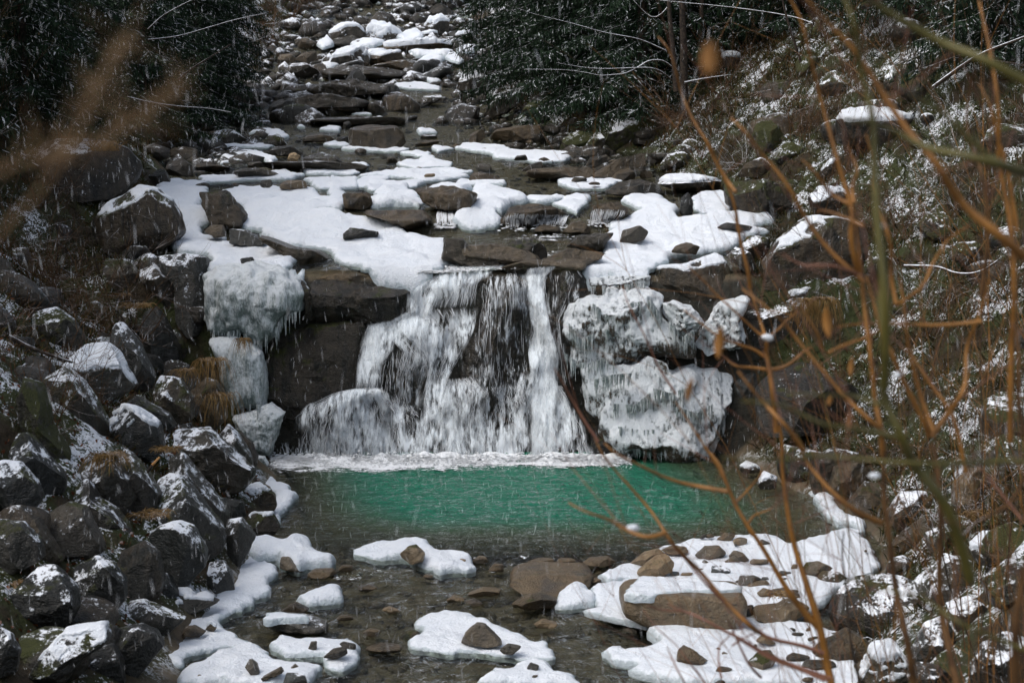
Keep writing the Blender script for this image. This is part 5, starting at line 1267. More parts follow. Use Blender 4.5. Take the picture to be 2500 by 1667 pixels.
vattr(fm, "dens", ((sstep(27.5, 29.8, fy + .55 * n2(fx, fy, .8, 3, 47)) * 1.15 - .05) * ed_).ravel())
link("foam", fm, kind="stuff", label="white foam spreading from the foot of the falls")

def riffle(label, x0, x1, y0, y1, d, seed):
    gx, gy = np.meshgrid(np.arange(x0, x1, .06), np.arange(y0, y1, .06))
    gz = zs(gy) + .045 + .03 * n2(gx, gy, 2.5, 2, seed)
    k = gx.shape[1]; q = (np.arange(gx.shape[0] - 1)[:, None] * k + np.arange(k - 1)[None]).ravel()
    m = mesh("foam", np.stack([gx, gy, gz], -1).reshape(-1, 3), np.stack([q, q + 1, q + 1 + k, q + k], -1), M["foam"])
    e = np.minimum(np.minimum(gx - x0, x1 - gx), np.minimum(gy - y0, y1 - gy))
    vattr(m, "dens", (np.clip(e / .5, 0, 1) * d + .12 * n2(gx, gy, .9, 2, seed + 2)).ravel()); link("foam", m, kind="stuff", label=label)
riffle("white streaks on the fast water just above the lip", -2.0, 1.9, 31.4, 33.6, .55, 61)
riffle("broken white water below the little water combs", -.4, 2.6, 33.6, 35.1, .5, 63)
riffle("ripples breaking white at the pool's outlet", -3.0, 1.2, 20.6, 22.3, .40, 65)
# ------------------------------------------------------------------ spruces
def spruce_meshes(seed, H, Rr, n=95, low=.03, dens=1.0):
    r = np.random.default_rng(seed)
    tv, tf = tubes([np.array([[0, 0, -.5], [.03, .02, H * .3], [-.02, .03, H * .7], [0, 0, H]])], [np.array([.17, .15, .09, .02]) * H / 14], 8)
    V, F, b = [], [], 0
    wl, wr = [], []
    def quad(p, d, w, ln):
        nonlocal b
        d = d / np.linalg.norm(d)
        a = np.cross(d, r.normal(size=3)); a /= np.linalg.norm(a) + 1e-9
        V.extend([p - a * w * .6, p + a * w * .6, p + d * ln * .6 + a * w, p + d * ln, p + d * ln * .6 - a * w]); F.append((b, b + 1, b + 2, b + 3, b + 4)); b += 5
    for i in range(n):
        z = H * (low + (.97 - low) * (i + r.random()) / n)
        Lb = Rr * (1 - z / H) ** .75 * r.uniform(.75, 1.15) + .25
        a = i * 2.4 + r.normal() * .3
        h = np.array([math.cos(a), math.sin(a), 0])
        side = np.array([-h[1], h[0], 0])
        m = max(5, int(Lb / .16))
        pts = []
        for k in range(m + 1):
            t = k / m
            pts.append(h * Lb * t + np.array([0, 0, z + Lb * (.10 * t - .52 * t ** 1.5 + .16 * t ** 4)]))
        pts = np.array(pts)
        wl.append(pts[:: max(1, m // 4)]); wr.append(np.linspace(.03, .006, len(wl[-1])))
        for k in range(1, m + 1):
            t = k / m
            for sgn in (-1, 1):
                ln = (.55 * (1 - .55 * t) * min(1, Lb / 1.5) + .12) * r.uniform(.7, 1.2)
                d = h * r.uniform(.5, .9) + side * sgn * r.uniform(.6, 1) + np.array([0, 0, -.35 - r.random() * .4])
                d /= np.linalg.norm(d)
                for q in range(int(3 * dens)):
                    quad(pts[k] + d * ln * q / 3, d + r.normal(size=3) * .25, r.uniform(.014, .026), ln * .5)
            for q in range(int(3 * dens)):            # hanging twigs
                ln = r.uniform(.25, .6) * min(1, Lb / 1.3)
                p = pts[k] + r.normal(size=3) * .06
                d = np.array([r.normal() * .15, r.normal() * .15, -1])
                quad(p, d, r.uniform(.014, .024), ln * .6); quad(p + d * ln * .5, d + r.normal(size=3) * .2, r.uniform(.012, .02), ln * .6)
    wv, wf = tubes(wl, wr, 3)
    tm = mesh("trunk", np.concatenate([tv, wv]), np.concatenate([tf, wf + len(tv)]), M["bark"])
    cm = mesh("crown", np.array(V), np.array(F), M["needle"], smooth=False)
    return tm, cm
SPR = [spruce_meshes(11, 15, 3.4, 120, dens=2.0), spruce_meshes(12, 13, 2.6, 110, dens=2.0), spruce_meshes(13, 17, 3.0, 120, dens=2.0)]
def ground_at(x, y): return float(T0(np.array([x]), np.array([y]))[0])
def spruce(k, x, y, sc, rz, label, dz=0):
    root = link("spruce_tree", None, label=label, category="tree", group="spruces along the stream")
    root.location = (x, y, ground_at(x, y) + dz); root.scale = (sc, sc, sc); root.rotation_euler = (0, 0, rz)
    link("trunk", SPR[k][0], root); link("crown", SPR[k][1], root)
for k, u_, v_, sc, rz, lab in [
    (0, 1345, 262, 1.0, .3, "big spruce right of the stream, its boughs hanging to the gravel shore"),
    (2, 1475, 275, .95, 1.3, "spruce behind the long snow-lined branches"),
    (1, 1190, 165, 1.05, 2.2, "spruce leaning over the far right side of the stream"),
    (0, 1265, 190, .95, 4.4, "spruce just left of the biggest right-hand one"),
    (1, 1420, 200, 1.1, 4.2, "spruce rising behind the big right one"),
    (2, 1560, 190, .9, 2.0, "dark spruce up the right slope behind the bare trunks"),
    (1, 1660, 110, .9, 3.1, "spruce between the snow-topped stump and the skyline wood"),
    (0, 1330, 120, 1.1, 5.1, "spruce deep in the right wood, above the snow-lined branches"),
    (0, 455, 290, .72, .6, "spruce with its lowest boughs over the left edge of the stream"),
    (2, 330, 305, .75, 1.6, "dark spruce at the upper left, deep in the wood"),
    (1, 505, 235, .9, 2.7, "spruce on the left bank with snow on its drooping tips"),
    (2, 410, 215, .9, 5.0, "spruce in the dark behind the left bank"),
    (0, 170, 295, .75, 3.9, "shadowy spruce in the photo's top left corner"),
    (1, 60, 300, .75, 1.9, "shadowy spruce cut by the photo's left edge"),
    (2, 250, 210, .9, .4, "spruce filling the gloom between two left ones"),
    (1, 2290, 140, .8, 2.9, "dark spruce at the top right corner"),
    (2, 2080, 40, .8, 1.1, "spruce behind the brush, upper right"),
    (0, 1830, 60, .8, 2.1, "spruce above the leafless bushes, upper right"),
    (0, 1010, 8, 1.0, .9, "dim spruce at the head of the valley, right of the middle"),
    (2, 930, 2, 1.0, 2.9, "dim spruce closing the valley behind the topmost boulders")]:
    p = hit(u_ / .9408, v_ / .9408, T0)
    spruce(k, p[0], p[1], sc, rz, lab)

for k, x_, y_, sc, rz, lab in [(0, -13.5, 25, .95, 1.2, "unseen spruce added to shade the left rock heap"), (2, -12.0, 17.5, .95, 2.9, "unseen spruce added to shade the near left bank"), (1, -14.5, 32, 1.1, .3, "unseen spruce added for shade above the broad dark boulder"),
                              (2, 13.0, 20, .95, 4.1, "unseen spruce added to shade the near right bank"), (0, 14.5, 28, .9, 5.0, "unseen spruce added to shade the right bank boulders")]:
    spruce(k, x_, y_, sc, rz, lab)  # spruces out of view, added to block sky light and darken both banks

# ------------------------------------------------------------------ bare trees, trunks, stump, branches
def trunk(label, pts, r, mat="bark", name="bare_tree", cat="tree", limbs=()):
    p = np.array(pts); c = p[0].copy()
    root = link(name, None, label=label, category=cat); root.location = c
    v, f = tubes([p - c], [np.linspace(r, r * .55, len(p))], 9)
    link("trunk" if cat == "tree" else "stem", mesh("trunk", v, f, M[mat]), root)
    for q, rr, mm in limbs:
        v, f = tubes([np.array(q) - c], [np.linspace(rr, rr * .25, len(q))], 5)
        link("branch", mesh("branch", v, f, M[mm]), root)
    return root
def path(crop, s, Y, dy=0.0):
    q = np.array(px(crop, s)); t = np.linspace(0, 1, len(q))
    return at(q[:, 0], q[:, 1], Y + dy * t)
def crv(p, n=5):
    p = np.asarray(p); t = np.linspace(0, len(p) - 1, (len(p) - 1) * n + 1)
    q = np.stack([np.interp(t, np.arange(len(p)), p[:, i]) for i in range(3)], -1)
    for _ in range(n): q[1:-1] = .5 * q[1:-1] + .25 * (q[:-2] + q[2:])
    return q
b1 = crv(path("C", "1165,790 1160,520 1160,310 1150,100 1140,-400", 47))
limbA = crv(path("C", "1140,515 1050,425 1000,405 920,408 860,450 770,500 690,505 600,515 520,495 370,470 80,470", 46.9, -2), 4)
limbB = crv(path("C", "1040,345 900,280 820,255 600,220 420,160 150,100 20,50", 46.9, -2), 4)
limbC = crv(path("C", "1100,560 1010,480 930,455 800,460 560,470 380,440 300,425", 46.9, -2), 4)
limbD = crv(path("C", "2030,160 1900,110 1500,50 1000,5", 44, 2), 4)
limbE = crv(path("C", "1165,560 1300,530 1480,505", 46.8), 3)
limbF = crv(path("C", "1100,-10 970,160 870,60 800,-20", 46.8), 3)
trunk("thin dark tree whose long snow-lined branches reach left over the stream", b1, .15, limbs=[(limbA, .034, "snowtwig"), (limbB, .03, "snowtwig"), (limbC, .03, "snowtwig"), (limbE, .04, "snowtwig"), (limbF, .03, "snowtwig")])
trunk("snow-lined bough crossing the top of the photo on the right", limbD, .022, "snowtwig", "snowy_bough", "branch")
trunk("straight dark trunk next to the snow-topped stump", crv(path("C", "1110,620 1095,400 1060,100 1050,-300", 46.5)), .10)
trunk("slim pale-barked trunk behind the snow-topped stump", crv(path("C", "1280,500 1275,250 1290,-200", 49)), .12)
trunk("broad dark trunk on the upper right slope", crv(path("D", "1330,560 1340,300 1330,-50", 42)), .22)
trunk("slanting dark trunk in the upper right brush", crv(path("D", "890,560 830,380 740,100 700,-100", 43)), .05)
trunk("second broad trunk at the upper right, behind the brush", crv(path("D", "1480,520 1490,200 1480,-60", 45)), .2)
trunk("snowy branch slanting up to the photo's right edge", crv(path("D", "1740,590 1900,470 2050,370 2200,310 2360,250", 33, -2)), .05, "snowtwig", "snowy_bough", "branch")
trunk("lower snowy branch lying on the right bank", crv(path("H", "1540,690 1700,690 1790,700 1880,740 1990,745 2080,720 2180,650", 27, -1)), .03, "snowtwig", "snowy_bough", "branch")
trunk("dark trunk at the head of the valley", crv(path("B", "1060,-40 1080,100 1090,180", 88)) , .6)
trunk("leaning snow-streaked trunk at the head of the valley", crv(path("B", "1340,160 1310,40 1270,-60", 84)), .16, "snowtwig")
trunk("bare sapling stretching over the dark wood, upper left", crv(path("A", "1000,200 1100,100 1300,0 1400,-50", 38)), .02, "snowtwig", "snowy_bough", "branch")
trunk("thin branch reaching from the left wood toward the stream", crv(path("A", "1000,270 1200,250 1400,190 1600,130 1800,90", 40)), .018, "snowtwig", "snowy_bough", "branch")
trunk("low bough drooping beside the left spruce", crv(path("A", "860,655 1000,690 1200,720 1400,730 1560,760", 37)), .016, "snowtwig", "snowy_bough", "branch")
trunk("dead diagonal branch among the left spruces", crv(path("A", "1200,540 1300,460 1400,400 1560,300", 40)), .03, "bark", "snowy_bough", "branch")
trunk("dead branch lying across the mossy left boulders", crv(path("I", "60,335 180,400 330,460 490,510", 21.5)), .035, "bark", "dead_branch", "branch")
trunk("thin stick propped on the dark upright slab", crv(path("I", "780,150 860,260 980,400", 24)), .014, "bark", "dead_branch", "branch")
st = link("broken_stick", None, label="short stick with a freshly broken orange end, among the left boulders", category="stick")
sp1 = path("I", "985,1270 1030,1200", 20.6); sp2 = path("I", "1028,1203 1078,1150", 20.6)
st.location = sp1[0]
v, f = tubes([sp1 - sp1[0]], [np.array([.02, .022])], 7); link("shaft", mesh("shaft", v, f, M["bark"]), st)
v, f = tubes([sp2 - sp1[0]], [np.array([.022, .014])], 7); link("broken_end", mesh("broken_end", v, f, M["broken"]), st)
def stump(crop, s, Y, r, label):
    p = path(crop, s, Y); c = p[0]
    root = link("tree_stump", None, label=label, category="stump"); root.location = c
    q = p - c; h = q[-1, 2]
    a = np.linspace(0, 2 * math.pi, 15)[:-1]
    rr = r * (1 + .12 * rng.normal(size=14))
    V = [np.array([rr[i] * k * math.cos(a[i]), rr[i] * k * math.sin(a[i]), z + (.06 * h * rng.normal() if z == h else 0)]) for z, k in ((-.4, 1.35), (.1, 1.15), (h * .6, 1), (h, .97)) for i in range(14)]
    F = [(j * 14 + i, j * 14 + (i + 1) % 14, (j + 1) * 14 + (i + 1) % 14, (j + 1) * 14 + i) for j in range(3) for i in range(14)] + [tuple(range(42, 56))]
    link("stump_body", mesh("stump_body", np.array(V), F, M["bark"]), root)
    vi, fi = ico(3); vv = vi * np.array([r * 1.08, r * 1.08, .16]) * (1 + .12 * fbm(vi * 2, 2, 5)[:, None]) + np.array([0, 0, h + .05])
    link("snow_cap", mesh("snow_cap", vv, fi, M["snow"]), root)
_sy = hit(*px("C", "1475,495")[0])[1]
stump("C", "1475,500 1475,385", _sy, .0068 * _sy, "tree stump with a pillow of snow, upper right slope")

# ------------------------------------------------------------------ bare shrubs
def shrub_mesh(seed, H, nst, spread, sub=7, r0=.012, droop=0.0):
    r = np.random.default_rng(seed); L_, R2 = [], []
    def grow(p, d, ln, rad, lvl):
        k = 6; pts = [p]
        for i in range(k - 1):
            d = d + r.normal(size=3) * .13 + np.array([0, 0, .04 - droop]); d /= np.linalg.norm(d)
            pts.append(pts[-1] + d * ln / (k - 1))
        pts = np.array(pts); L_.append(pts); R2.append(np.linspace(rad, rad * .35, k))
        if lvl < 2:
            for j in range(sub if lvl == 0 else 3):
                i = r.integers(1, k); dd = d + r.normal(size=3) * .7; dd /= np.linalg.norm(dd)
                grow(pts[i], dd, ln * r.uniform(.3, .55), rad * .5, lvl + 1)
    for i in range(nst):
        a = r.uniform(0, 6.3); t = r.uniform(.05, spread)
        grow(np.array([r.normal() * .15, r.normal() * .15, -.2]), np.array([math.cos(a) * t, math.sin(a) * t, 1]), H * r.uniform(.6, 1.1), r0 * r.uniform(.7, 1.2), 0)
    v, f = tubes(L_, R2, 3)
    return v, f
SH = []
for i, (H, n, sp, mt, dr) in enumerate([(2.2, 7, .8, "twig", 0), (1.6, 9, 1.1, "twig", .05), (2.8, 6, .6, "bark", 0), (1.8, 9, 1.2, "snowtwig", .03), (1.2, 12, 1.5, "twig", .1)]):
    v, f = shrub_mesh(40 + i, H, n, sp, droop=dr); SH.append(mesh("bare_shrub", v, f, M[mt]))
def shrubs(n, kinds, fun, label, group, smin=.7, smax=1.3):
    for i in range(n):
        x, y = fun()
        o = link("bare_shrub", SH[kinds[i % len(kinds)]], label=label, category="shrub", group=group)
        o.location = (x, y, ground_at(x, y)); o.rotation_euler = (rng.normal() * .15, rng.normal() * .15, rng.uniform(0, 6.3)); s = rng.uniform(smin, smax); o.scale = (s, s, s)
def area(y0, y1, d0, d1, right):
    def g():
        while True:
            y = rng.uniform(y0, y1); d = rng.uniform(d0, d1)
            x = er(y) + d if right else el(y) - d
            if abs(x) < y * .44: return x, y
    return g
shrubs(46, [0, 2, 0, 1], area(26, 50, 2.2, 9, False), "bare dark shrub in the gloomy left wood", "bare shrubs of the left wood")
shrubs(16, [1, 4, 0], area(20, 30, 2.6, 6, False), "thin brown bush rooted among the left boulders", "bushes among the left boulders", .5, .9)
shrubs(46, [0, 1, 3, 4, 0], area(27, 44, 1.2, 9, True), "leafless bush with frosted twigs on the snowy right slope", "leafless bushes of the right slope", .6, 1.1)
shrubs(14, [3, 4, 1], area(18, 27, .8, 5, True), "low leafless bush between the right bank boulders", "low bushes between the right boulders", .4, .8)
shrubs(22, [0, 2, 1], area(44, 62, 1.5, 10, True), "bare dark shrub below the right spruces", "bare shrubs below the right spruces", .8, 1.4)
shrubs(22, [1, 0, 3], area(56, 84, .8, 7, False), "bare brown shrub on the snowy slope far left of the stream", "bare shrubs on the far left slope", .9, 1.6)

# ------------------------------------------------------------------ grass, leaves, undergrowth
def tuft(crop, s, label, n=90, ln=.35, droop=.6, Y=None, spread=.12, mat="drygrass"):
    (u, v), = px(crop, s)
    p = hit(u, v) if Y is None else at(u, v, Y)
    L_, R2 = [], []
    for i in range(n):
        a = rng.uniform(0, 6.3); l = ln * rng.uniform(.5, 1.2); q = np.array([np.clip(rng.normal(), -1.5, 1.5) * spread, np.clip(rng.normal(), -1.5, 1.5) * spread, -.03])
        d = np.array([math.cos(a) * .6, math.sin(a) * .6 - .3, .8])
        t = np.linspace(0, 1, 5)[:, None]
        L_.append(q + d * l * t + np.array([0, 0, -1]) * droop * l * 1.6 * t ** 2); R2.append(np.array([.003, .004, .0035, .0025, .001]) * 1.3)
    v_, f = tubes(L_, R2, 3)
    o = link("grass_tuft", mesh("grass_tuft", v_, f, M[mat]), kind="thing", label=label, category="grass tuft", group="tufts of dead grass"); o.location = p
tuft("I", "735,1130", "orange tuft of dead grass drooping over a round boulder", 160, .42, .75, 20.2)
tuft("I", "1430,490", "long ochre grass hanging beside the ice pillar, right", 120, .6, 1.0, 26.4, .12)
tuft("I", "1270,560", "short ochre grass beside the ice pillar, left", 70, .35, .7, 26.0, .1)
tuft("I", "1640,345", "small grass tuft frozen onto the top of the ice pillar", 70, .32, 1.1, 29.5, .08)
tuft("I", "1480,720", "ochre grass trailing down the brown outcrop", 70, .5, 1.1, 26.0, .15)
tuft("J", "1040,420", "ochre grass at the foot of the frosted grey boulders", 110, .3, .5, 18.8, .12)
tuft("I", "930,130", "rusty grass above the yellow-rimmed boulder", 130, .4, .5, 27.0, .12)
tuft("I", "1140,1090", "yellowish grass between the squat black boulder and the layered one", 90, .25, .5, 21.5, .12)
tuft("H", "880,910", "brown grass fringe hanging from the ledge block", 130, .45, 1.2, 26.5, .1)
tuft("H", "1000,900", "brown grass fringe further right on the ledge block", 100, .45, 1.2, 26.3, .1)
tuft("M", "700,960", "rusty grass at the reddish stone by the gravel bar", 70, .2, .5, 18.8, .1)
tuft("A", "700,1010", "thin dead grass on the broad dark boulder", 130, .6, .3, 34, .2)
tuft("M", "2050,420", "green-brown grass clump on the right bank", 150, .35, .6, 19.5, .1)
for c_, p_, lab, n_, l_ in [("I", "420,1270", "rusty dead leaves and grass beside the frosted boulder", 60, .22), ("J", "640,560", "rusty grass at the foot of the olive-grey block", 90, .28), ("J", "80,880", "rusty grass above the largest black boulder", 90, .26),
                            ("J", "560,720", "rusty grass in the cleft over the rounded black boulder", 80, .24), ("I", "640,330", "russet grass behind the tall leaning slab", 90, .3), ("E", "820,880", "russet grass below the slanting brown slab", 110, .35),
                            ("I", "1130,640", "ochre grass over the earthy mossy boulder", 90, .28), ("I", "150,1030", "russet grass above the leaning mossed boulder", 80, .25), ("J", "760,640", "russet grass above the blunt dark boulder", 70, .22)]:
    tuft(c_, p_, lab, n_, l_, .6, None, .08)
def cover(name, label, n, fun, l0, l1, mat, w=.02, hue=None, up=.8):
    V, F, A = [], [], []
    P = np.array([fun() for _ in range(n)])
    z = TN(P[:, 0], P[:, 1])
    d = rng.normal(size=(n, 3)) * .6 + np.array([0, -.2, up]); d /= np.linalg.norm(d, axis=1)[:, None]
    a = np.cross(d, rng.normal(size=(n, 3))); a /= np.linalg.norm(a, axis=1)[:, None]
    l = rng.uniform(l0, l1, (n, 1)); ww = w * rng.uniform(.5, 1.3, (n, 1))
    b = np.column_stack([P, z])
    V = np.stack([b - a * ww * .5, b + a * ww * .5, b + d * l * .6 + a * ww, b + d * l + np.array([0, 0, -.2]) * l, b + d * l * .6 - a * ww], 1).reshape(-1, 3)
    F = np.arange(n * 5).reshape(n, 5)
    m = mesh(name, V, F, M[mat], smooth=False)
    vattr(m, "hue", np.repeat(rng.random(n) if hue is None else hue(P), 5))
    link(name, m, kind="stuff", label=label)
def hr(P): return np.clip(rng.random(len(P)) * .75 + .22 * n2(P[:, 0], P[:, 1], .8, 2, 4) + .12, 0, 1)
def hl(P): return np.clip(rng.random(len(P)) * .78 + .15 * n2(P[:, 0], P[:, 1], .8, 2, 4), 0, 1)
cover("undergrowth", "frosted grass, ivy and bramble covering the right bank", 52000, area(17, 46, .2, 9, True), .08, .32, "cover", .009, hr)
cover("undergrowth", "dark grass and bramble under the left trees", 40000, area(22, 52, .8, 9, False), .08, .32, "cover", .009, hl)
cover("undergrowth", "brown and white brush on the far slopes", 24000, area(50, 86, .3, 9, False), .1, .5, "cover", .018, hl)
cover("undergrowth", "brown brush below the right spruces", 22000, area(44, 70, .8, 9, True), .1, .45, "cover", .016, hl)
cover("leaf_litter", "fallen red-brown leaves between the left boulders", 5000, area(15, 30, .4, 6.5, False), .03, .09, "leaf", .028, None, .3)

# ------------------------------------------------------------------ willow stems close to the camera, right
WG = "willow shrubs in front of the right bank"
def willow(label, stems, base):
    root = link("willow_shrub", None, label=label, category="shrub", group=WG)
    root.location = base
    SIDE = []
    for crop, s, Yd, r, mat in stems:
        p = path(crop, s, Yd)
        p = p + np.stack([np.zeros(len(p)), rng.normal(size=len(p)) * .04, np.zeros(len(p))], -1)
        p = crv(p, 4)
        k = len(p)
        rr = np.linspace(1.2, .42, k) * r * (1 + .10 * rng.normal(size=k).cumsum() * .2)
        L_, R2 = [p - np.array(base)], [rr]
        v, f = tubes(L_, R2, 6)
        link("stem", mesh("stem", v, f, M[mat]), root)
        for q in range(rng.integers(1, 4)):
            i = rng.integers(k // 4, k - 1); d = p[min(i + 2, k - 1)] - p[i]; d /= np.linalg.norm(d) + 1e-9
            d = d + rng.normal(size=3) * .55 * np.array([1, .6, 1]); l = rng.uniform(.15, .55)
            t = np.linspace(0, 1, 6)[:, None]
            q_ = p[i] + d * l * t + rng.normal(size=3) * .12 * l * t ** 2
            SIDE.append((q_ - np.array(base), np.linspace(.6, .2, 6) * min(.004, rr[i] * .6)))
    v, f = tubes([a for a, b in SIDE], [b for a, b in SIDE], 4)
    link("side_twigs", mesh("side_twigs", v, f, M["redtwig"]), root, kind="stuff")
def down(base): return base
Y1, Y2, Y3 = 6.5, 5.0, 3.4
willow("tall orange-brown willow with two main stems rising from the lower bar", [
    ("M", "1120,1900 1060,1567 990,1230 900,950 820,680 780,540 735,200 720,-60 690,-180", Y1, .017, "willow"),
    ("N", "690,850 640,430 615,300 605,240 565,80 540,0 500,-150", Y1, .011, "willow"),
    ("H", "510,840 490,720 440,540 410,330 390,250 330,100 270,0 200,-130", Y1, .009, "willow"),
    ("D", "390,1300 310,1150 230,1000 120,830 40,620 0,480 -60,330 -120,250", Y1, .007, "willow"),
    ("M", "990,1230 870,1090 760,960 580,640 480,500 380,340 300,80 210,0", Y1, .013, "willow"),
    ("N", "520,1540 400,1330 300,1090 220,980 100,790 0,640", Y1, .008, "willow"),
    ("G", "1525,1560 1490,1500 1400,1370 1310,1150 1200,960 1165,820", Y1, .005, "redtwig"),
    ("L", "1700,1260 1600,1160 1420,1000 1300,850 1150,690 1040,550 960,430 830,280 700,140 600,0 560,-80", 6.2, .009, "willow"),
    ("O", "2380,900 2300,790 2200,620 2130,480 2080,400", 6.2, .006, "redtwig"),
    ("M", "1000,1370 850,1320 600,1260 460,1130 300,1000 180,870 40,700 -20,640", 6.2, .009, "redtwig"),
    ("M", "1040,1530 800,1450 600,1370 440,1260 280,1170 100,1120 -60,1100 -200,1040", 6.0, .008, "redtwig"),
    ("L", "2100,1520 1900,1450 1750,1380 1600,1300 1400,1170 1200,1110 1060,1060", 5.8, .006, "redtwig"),
    ("L", "1700,1567 1600,1450 1530,1300 1480,1180 1450,1130", 6.4, .006, "redtwig"),
    ("L", "1330,1600 1260,1500 1180,1400 1090,1280 980,1200 890,1090", 6.4, .004, "redtwig"),
    ("L", "1170,1567 1100,1430 1060,1360 1040,1300", 6.4, .004, "redtwig"),
    ("L", "1400,1500 1380,1400 1400,1320 1450,1250 1500,1220 1550,1180", 6.4, .004, "redtwig"),
    ("L", "1500,1340 1600,1260 1700,1180", 6.4, .004, "redtwig"),
    ("L", "1510,350 1560,310 1620,240 1660,150 1690,110", Y1, .006, "willow"),
    ("L", "1590,500 1640,450 1700,410 1760,385", Y1, .006, "willow"),
    ("L", "1040,550 900,555 770,530 650,450 500,400 380,350", 5.2, .008, "willow"),
    ("L", "1450,265 1250,255 1080,210 950,140 690,0 620,-60", 5.6, .008, "willow"),
    ("N", "610,340 540,290 450,260 300,210 220,150 60,20", Y1, .007, "willow"),
    ("N", "640,430 700,430 800,380 880,300 900,270", Y1, .008, "willow"),
    ("N", "640,430 500,410 400,400 330,340 290,290 320,200", Y1, .007, "willow"),
    ("N", "600,200 560,180 400,30 300,-60 200,-170 80,-280", Y1, .006, "willow"),
    ("N", "615,210 700,150 760,100 830,40 850,0", Y1, .006, "willow")], (1.9, 6.5, -.1))
willow("olive-barked willow, the blurred stems nearest the camera", [
    ("N", "2060,1900 1950,1567 1800,1270 1640,1100 1500,850 1400,600 1380,300 1370,0 1390,-200", Y3, .013, "olive"),
    ("H", "1390,1500 1350,900 1330,500 1320,200 1330,0 1330,-300 1260,-600 1160,-900 1100,-1100", Y3, .010, "olive"),
    ("D", "2500,640 2352,560 2050,400 1900,290 1700,190 1450,60 1280,-30 1100,-120", 3.0, .010, "olive"),
    ("D", "2400,1180 2100,1110 1900,1060 1700,1000 1500,860 1300,830 1100,820", Y3, .010, "olive"),
    ("D", "2500,1230 2200,1060 1900,800 1700,680 1500,650", Y3, .006, "olive"),
    ("N", "2600,1060 2352,1040 1800,1040 1400,1020 1000,1020 700,1030 300,1000", Y3, .006, "olive"),
    ("N", "1350,640 1200,600 1000,580 750,580", Y3, .005, "olive"),
    ("N", "1500,880 1300,840 1000,810 800,700 650,640 430,620", Y3, .006, "olive"),
    ("M", "2352,1330 2100,1230 1850,1110 1700,1030 1500,940 1300,880 1050,830 950,800", Y3, .005, "olive")], (1.35, 3.4, -.1))
willow("brown willow with upright stems on the right", [
    ("M", "1680,1900 1600,1567 1530,1260 1480,900 1440,560 1400,300 1400,0", Y2, .013, "twig"),
    ("N", "1400,1000 1370,780 1350,650 1320,400 1290,100 1285,-50 1240,-400 1200,-660", Y2, .010, "willow"),
    ("M", "1940,1900 1880,1567 1820,1080 1770,560 1760,100 1730,-50", Y2, .013, "twig"),
    ("N", "1730,880 1640,700 1500,450 1420,250 1390,180 1370,60 1330,-200", Y2, .009, "willow"),
    ("N", "1735,880 1850,730 1900,600 1960,500 2000,280 2050,50 2090,-200", Y2, .009, "willow"),
    ("N", "1730,830 1680,660 1620,430 1550,200 1520,0 1500,-200", Y2, .008, "willow"),
    ("H", "1510,950 1490,750 1440,550 1380,350 1340,150 1350,0 1300,-200", Y2, .007, "willow"),
    ("H", "2352,640 2100,450 1900,260 1700,0 1560,-210 1350,-560 1200,-800 1000,-950 860,-1110", 3.9, .012, "willow"),
    ("N", "1950,1110 1860,700 1740,550 1660,420 1600,290", Y2, .007, "willow"),
    ("M", "1400,500 1200,400 1040,270 900,100 830,-40", Y2, .009, "willow"),
    ("N", "880,980 800,870 700,760 600,650 520,560 430,440", Y2, .007, "willow"),
    ("N", "1480,900 1300,770 1100,580 980,420 880,300 760,130 600,0 460,-120", Y2, .008, "willow"),
    ("H", "1270,800 1050,600 900,380 800,210 700,60 600,-60 460,-220 370,-310", Y2, .008, "willow"),
    ("H", "1270,780 1170,500 1200,330 1150,150 1100,0 1060,-200 1000,-450 900,-750 830,-1000 740,-1140", Y2, .009, "willow"),
    ("H", "1240,420 1100,340 1000,310 980,330", Y2, .005, "willow"),
    ("H", "1190,280 1080,210 950,60 860,-30", Y2, .006, "willow"),
    ("H", "1200,260 1190,150 1230,60 1220,-20 1180,-130", Y2, .006, "willow"),
    ("H", "1260,760 1000,660 850,700 720,600", Y2, .005, "redtwig"),
    ("N", "1010,300 1150,240 1270,215 1350,160", Y2, .005, "willow"),
    ("N", "1000,300 940,150 870,50 840,-10", Y2, .005, "willow"),
    ("N", "2050,90 1800,130 1500,110 1300,120 1080,130", Y2, .006, "willow"),
    ("H", "1520,960 1650,830 1750,700 1800,600 1870,500 1950,420", Y2, .006, "willow"),
    ("M", "1230,1567 1160,1250 1150,900 1130,700 1120,540", Y1, .007, "bark")], (2.5, 5.0, -.1))
willow("slender willow shoots against the photo's right edge", [
    ("H", "2300,1900 2290,1300 2290,900 2270,350 2200,0 2160,-350 2120,-780 2100,-1120", Y2, .009, "willow"),
    ("N", "2420,1300 2352,950 2290,700 2275,300 2270,100", Y2, .009, "twig"),
    ("H", "2070,900 2100,500 2050,200 2030,0 2000,-300 1990,-640", Y2, .008, "twig"),
    ("D", "2310,1567 2250,1150 2170,900 2130,720 2080,560", Y2, .007, "willow"),
    ("M", "2352,200 2240,380 2080,480 1950,550 1880,600", Y2, .005, "twig"),
    ("M", "2300,440 2200,290 2080,140 2000,-20", Y2, .005, "redtwig"),
    ("M", "2340,1600 2300,1250 2340,900 2352,700", Y3, .012, "twig")], (3.4, 5.0, -.1))
